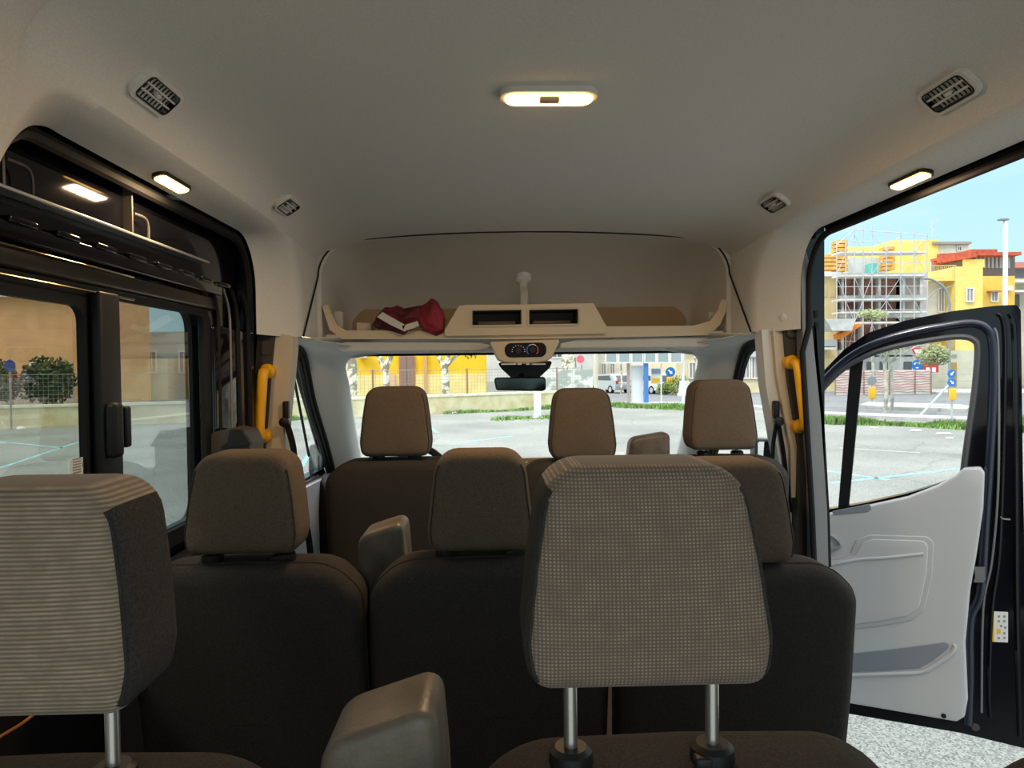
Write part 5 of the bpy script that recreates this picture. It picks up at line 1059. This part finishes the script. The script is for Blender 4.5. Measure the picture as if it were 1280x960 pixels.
def seat(label, X, Y, ht, w, h, bh, bw, mface, mside, group, bmat=M_CLOTH, posts=True, bd=.13, ps=.067, bsm=None, top=.70, boff=0.0):
    t = thing('passenger_seat', label, 'seat', (X, Y + .3, H(-1.3)), group)
    add_back(t, X + boff, Y + .0 if True else 0, bh, bw, bd, bmat, bsm); add_headrest(t, X, Y, ht, w, h, bh, mface, mside, ps=ps, top=top); add_base(t, X, Y, bw); return t
GR = 'cloth passenger seats in rows'
# nearest row
s1 = seat('nearest seat with dotted grey-brown headrest raised on steel posts', .006, .60, -.089, .226, .195, -.372, .45, M_DOT, M_CLOTH, GR, boff=.051)
armrest(s1, -.236, .60, -.300, .112, .13)
s2 = seat('nearest seat with ribbed headrest, cut off at the picture edge by the sliding door', -.552, .60, -.100, .220, .197, -.378, .45, M_RIB, M_CLOTH, GR)
s3 = seat('nearest seat of which only a rounded shoulder shows below the open doorway', .585, .60, -.10, .212, .19, -.40, .45, M_DOT, M_CLOTH, GR)
# middle row
s4 = seat('middle-row seat beside the sliding door window', -.594, 1.28, -.152, .212, .184, -.356, .435, M_HRC, M_HRC, GR)
s5 = seat('middle-row seat in the centre with raised armrest beside it', -.156, 1.28, -.156, .198, .182, -.353, .455, M_HRC, M_HRC, GR, top=.74, boff=.0145)
armrest(s5, -.358, 1.39, -.305, .100, .10, hgt=.22)
s6 = seat('middle-row seat next to the open doorway with rounded shoulder', .322, 1.27, -.178, .212, .190, -.372, .455, M_HRC, M_HRC, GR, boff=.008)
# recliner knob beside s4
bm = B(); lathe(bm, V((-.80, 1.30, H(-.31))), (.3, -1, 0), [(0, 0), (0, .035), (.012, .035), (.018, .028), (.018, 0)], 20); box(bm, -.82, -.79, 1.30, 1.34, H(-.6), H(-.31), .008); tag(obj('belt_bracket', bm, M_BLKPL), 'round black belt anchor between window seat and sliding door', 'bracket')
# front row
drv = thing('driver_seat', 'driver seat with brown headrest in front of the steering wheel', 'seat', (-.44, 2.4, H(-1.3)))
add_back(drv, -.415, 2.19, -.283, .50, .14, M_CLOTH, bot=-1.0); add_headrest(drv, -.438, 2.19, -.055, .224, .218, -.283, M_HRC, M_HRC, ps=.058); add_base(drv, -.42, 2.19, .48)
bn = thing('front_bench_seat', 'double front passenger seat with two headrests and raised centre armrest', 'seat', (.38, 2.4, H(-1.3)))
add_back(bn, .135, 2.19, -.295, .38, .14, M_CLOTH, bot=-1.0); add_back(bn, .60, 2.19, -.29, .44, .14, M_CLOTH, bot=-1.0)
add_headrest(bn, .152, 2.19, -.068, .214, .222, -.295, M_HRC, M_HRC, ps=.055); add_headrest(bn, .598, 2.19, -.046, .222, .222, -.29, M_HRC, M_HRC, ps=.055)
add_base(bn, .38, 2.19, .86); armrest(bn, .368, 2.22, -.210, .135, 0.0, hgt=.3, d=.07)
# orange cord
bm = B(); tube(bm, smooth_path([P(-60, 960, 1.0), P(0, 921, 1.05), P(28, 904, 1.05), P(48, 888, 1.06)], 5), .0022, 6); tag(obj('luggage_strap', bm, mat('orange_cord', (.8, .3, .05), .6)), 'thin orange cord stretched low behind the window seat', 'cord')
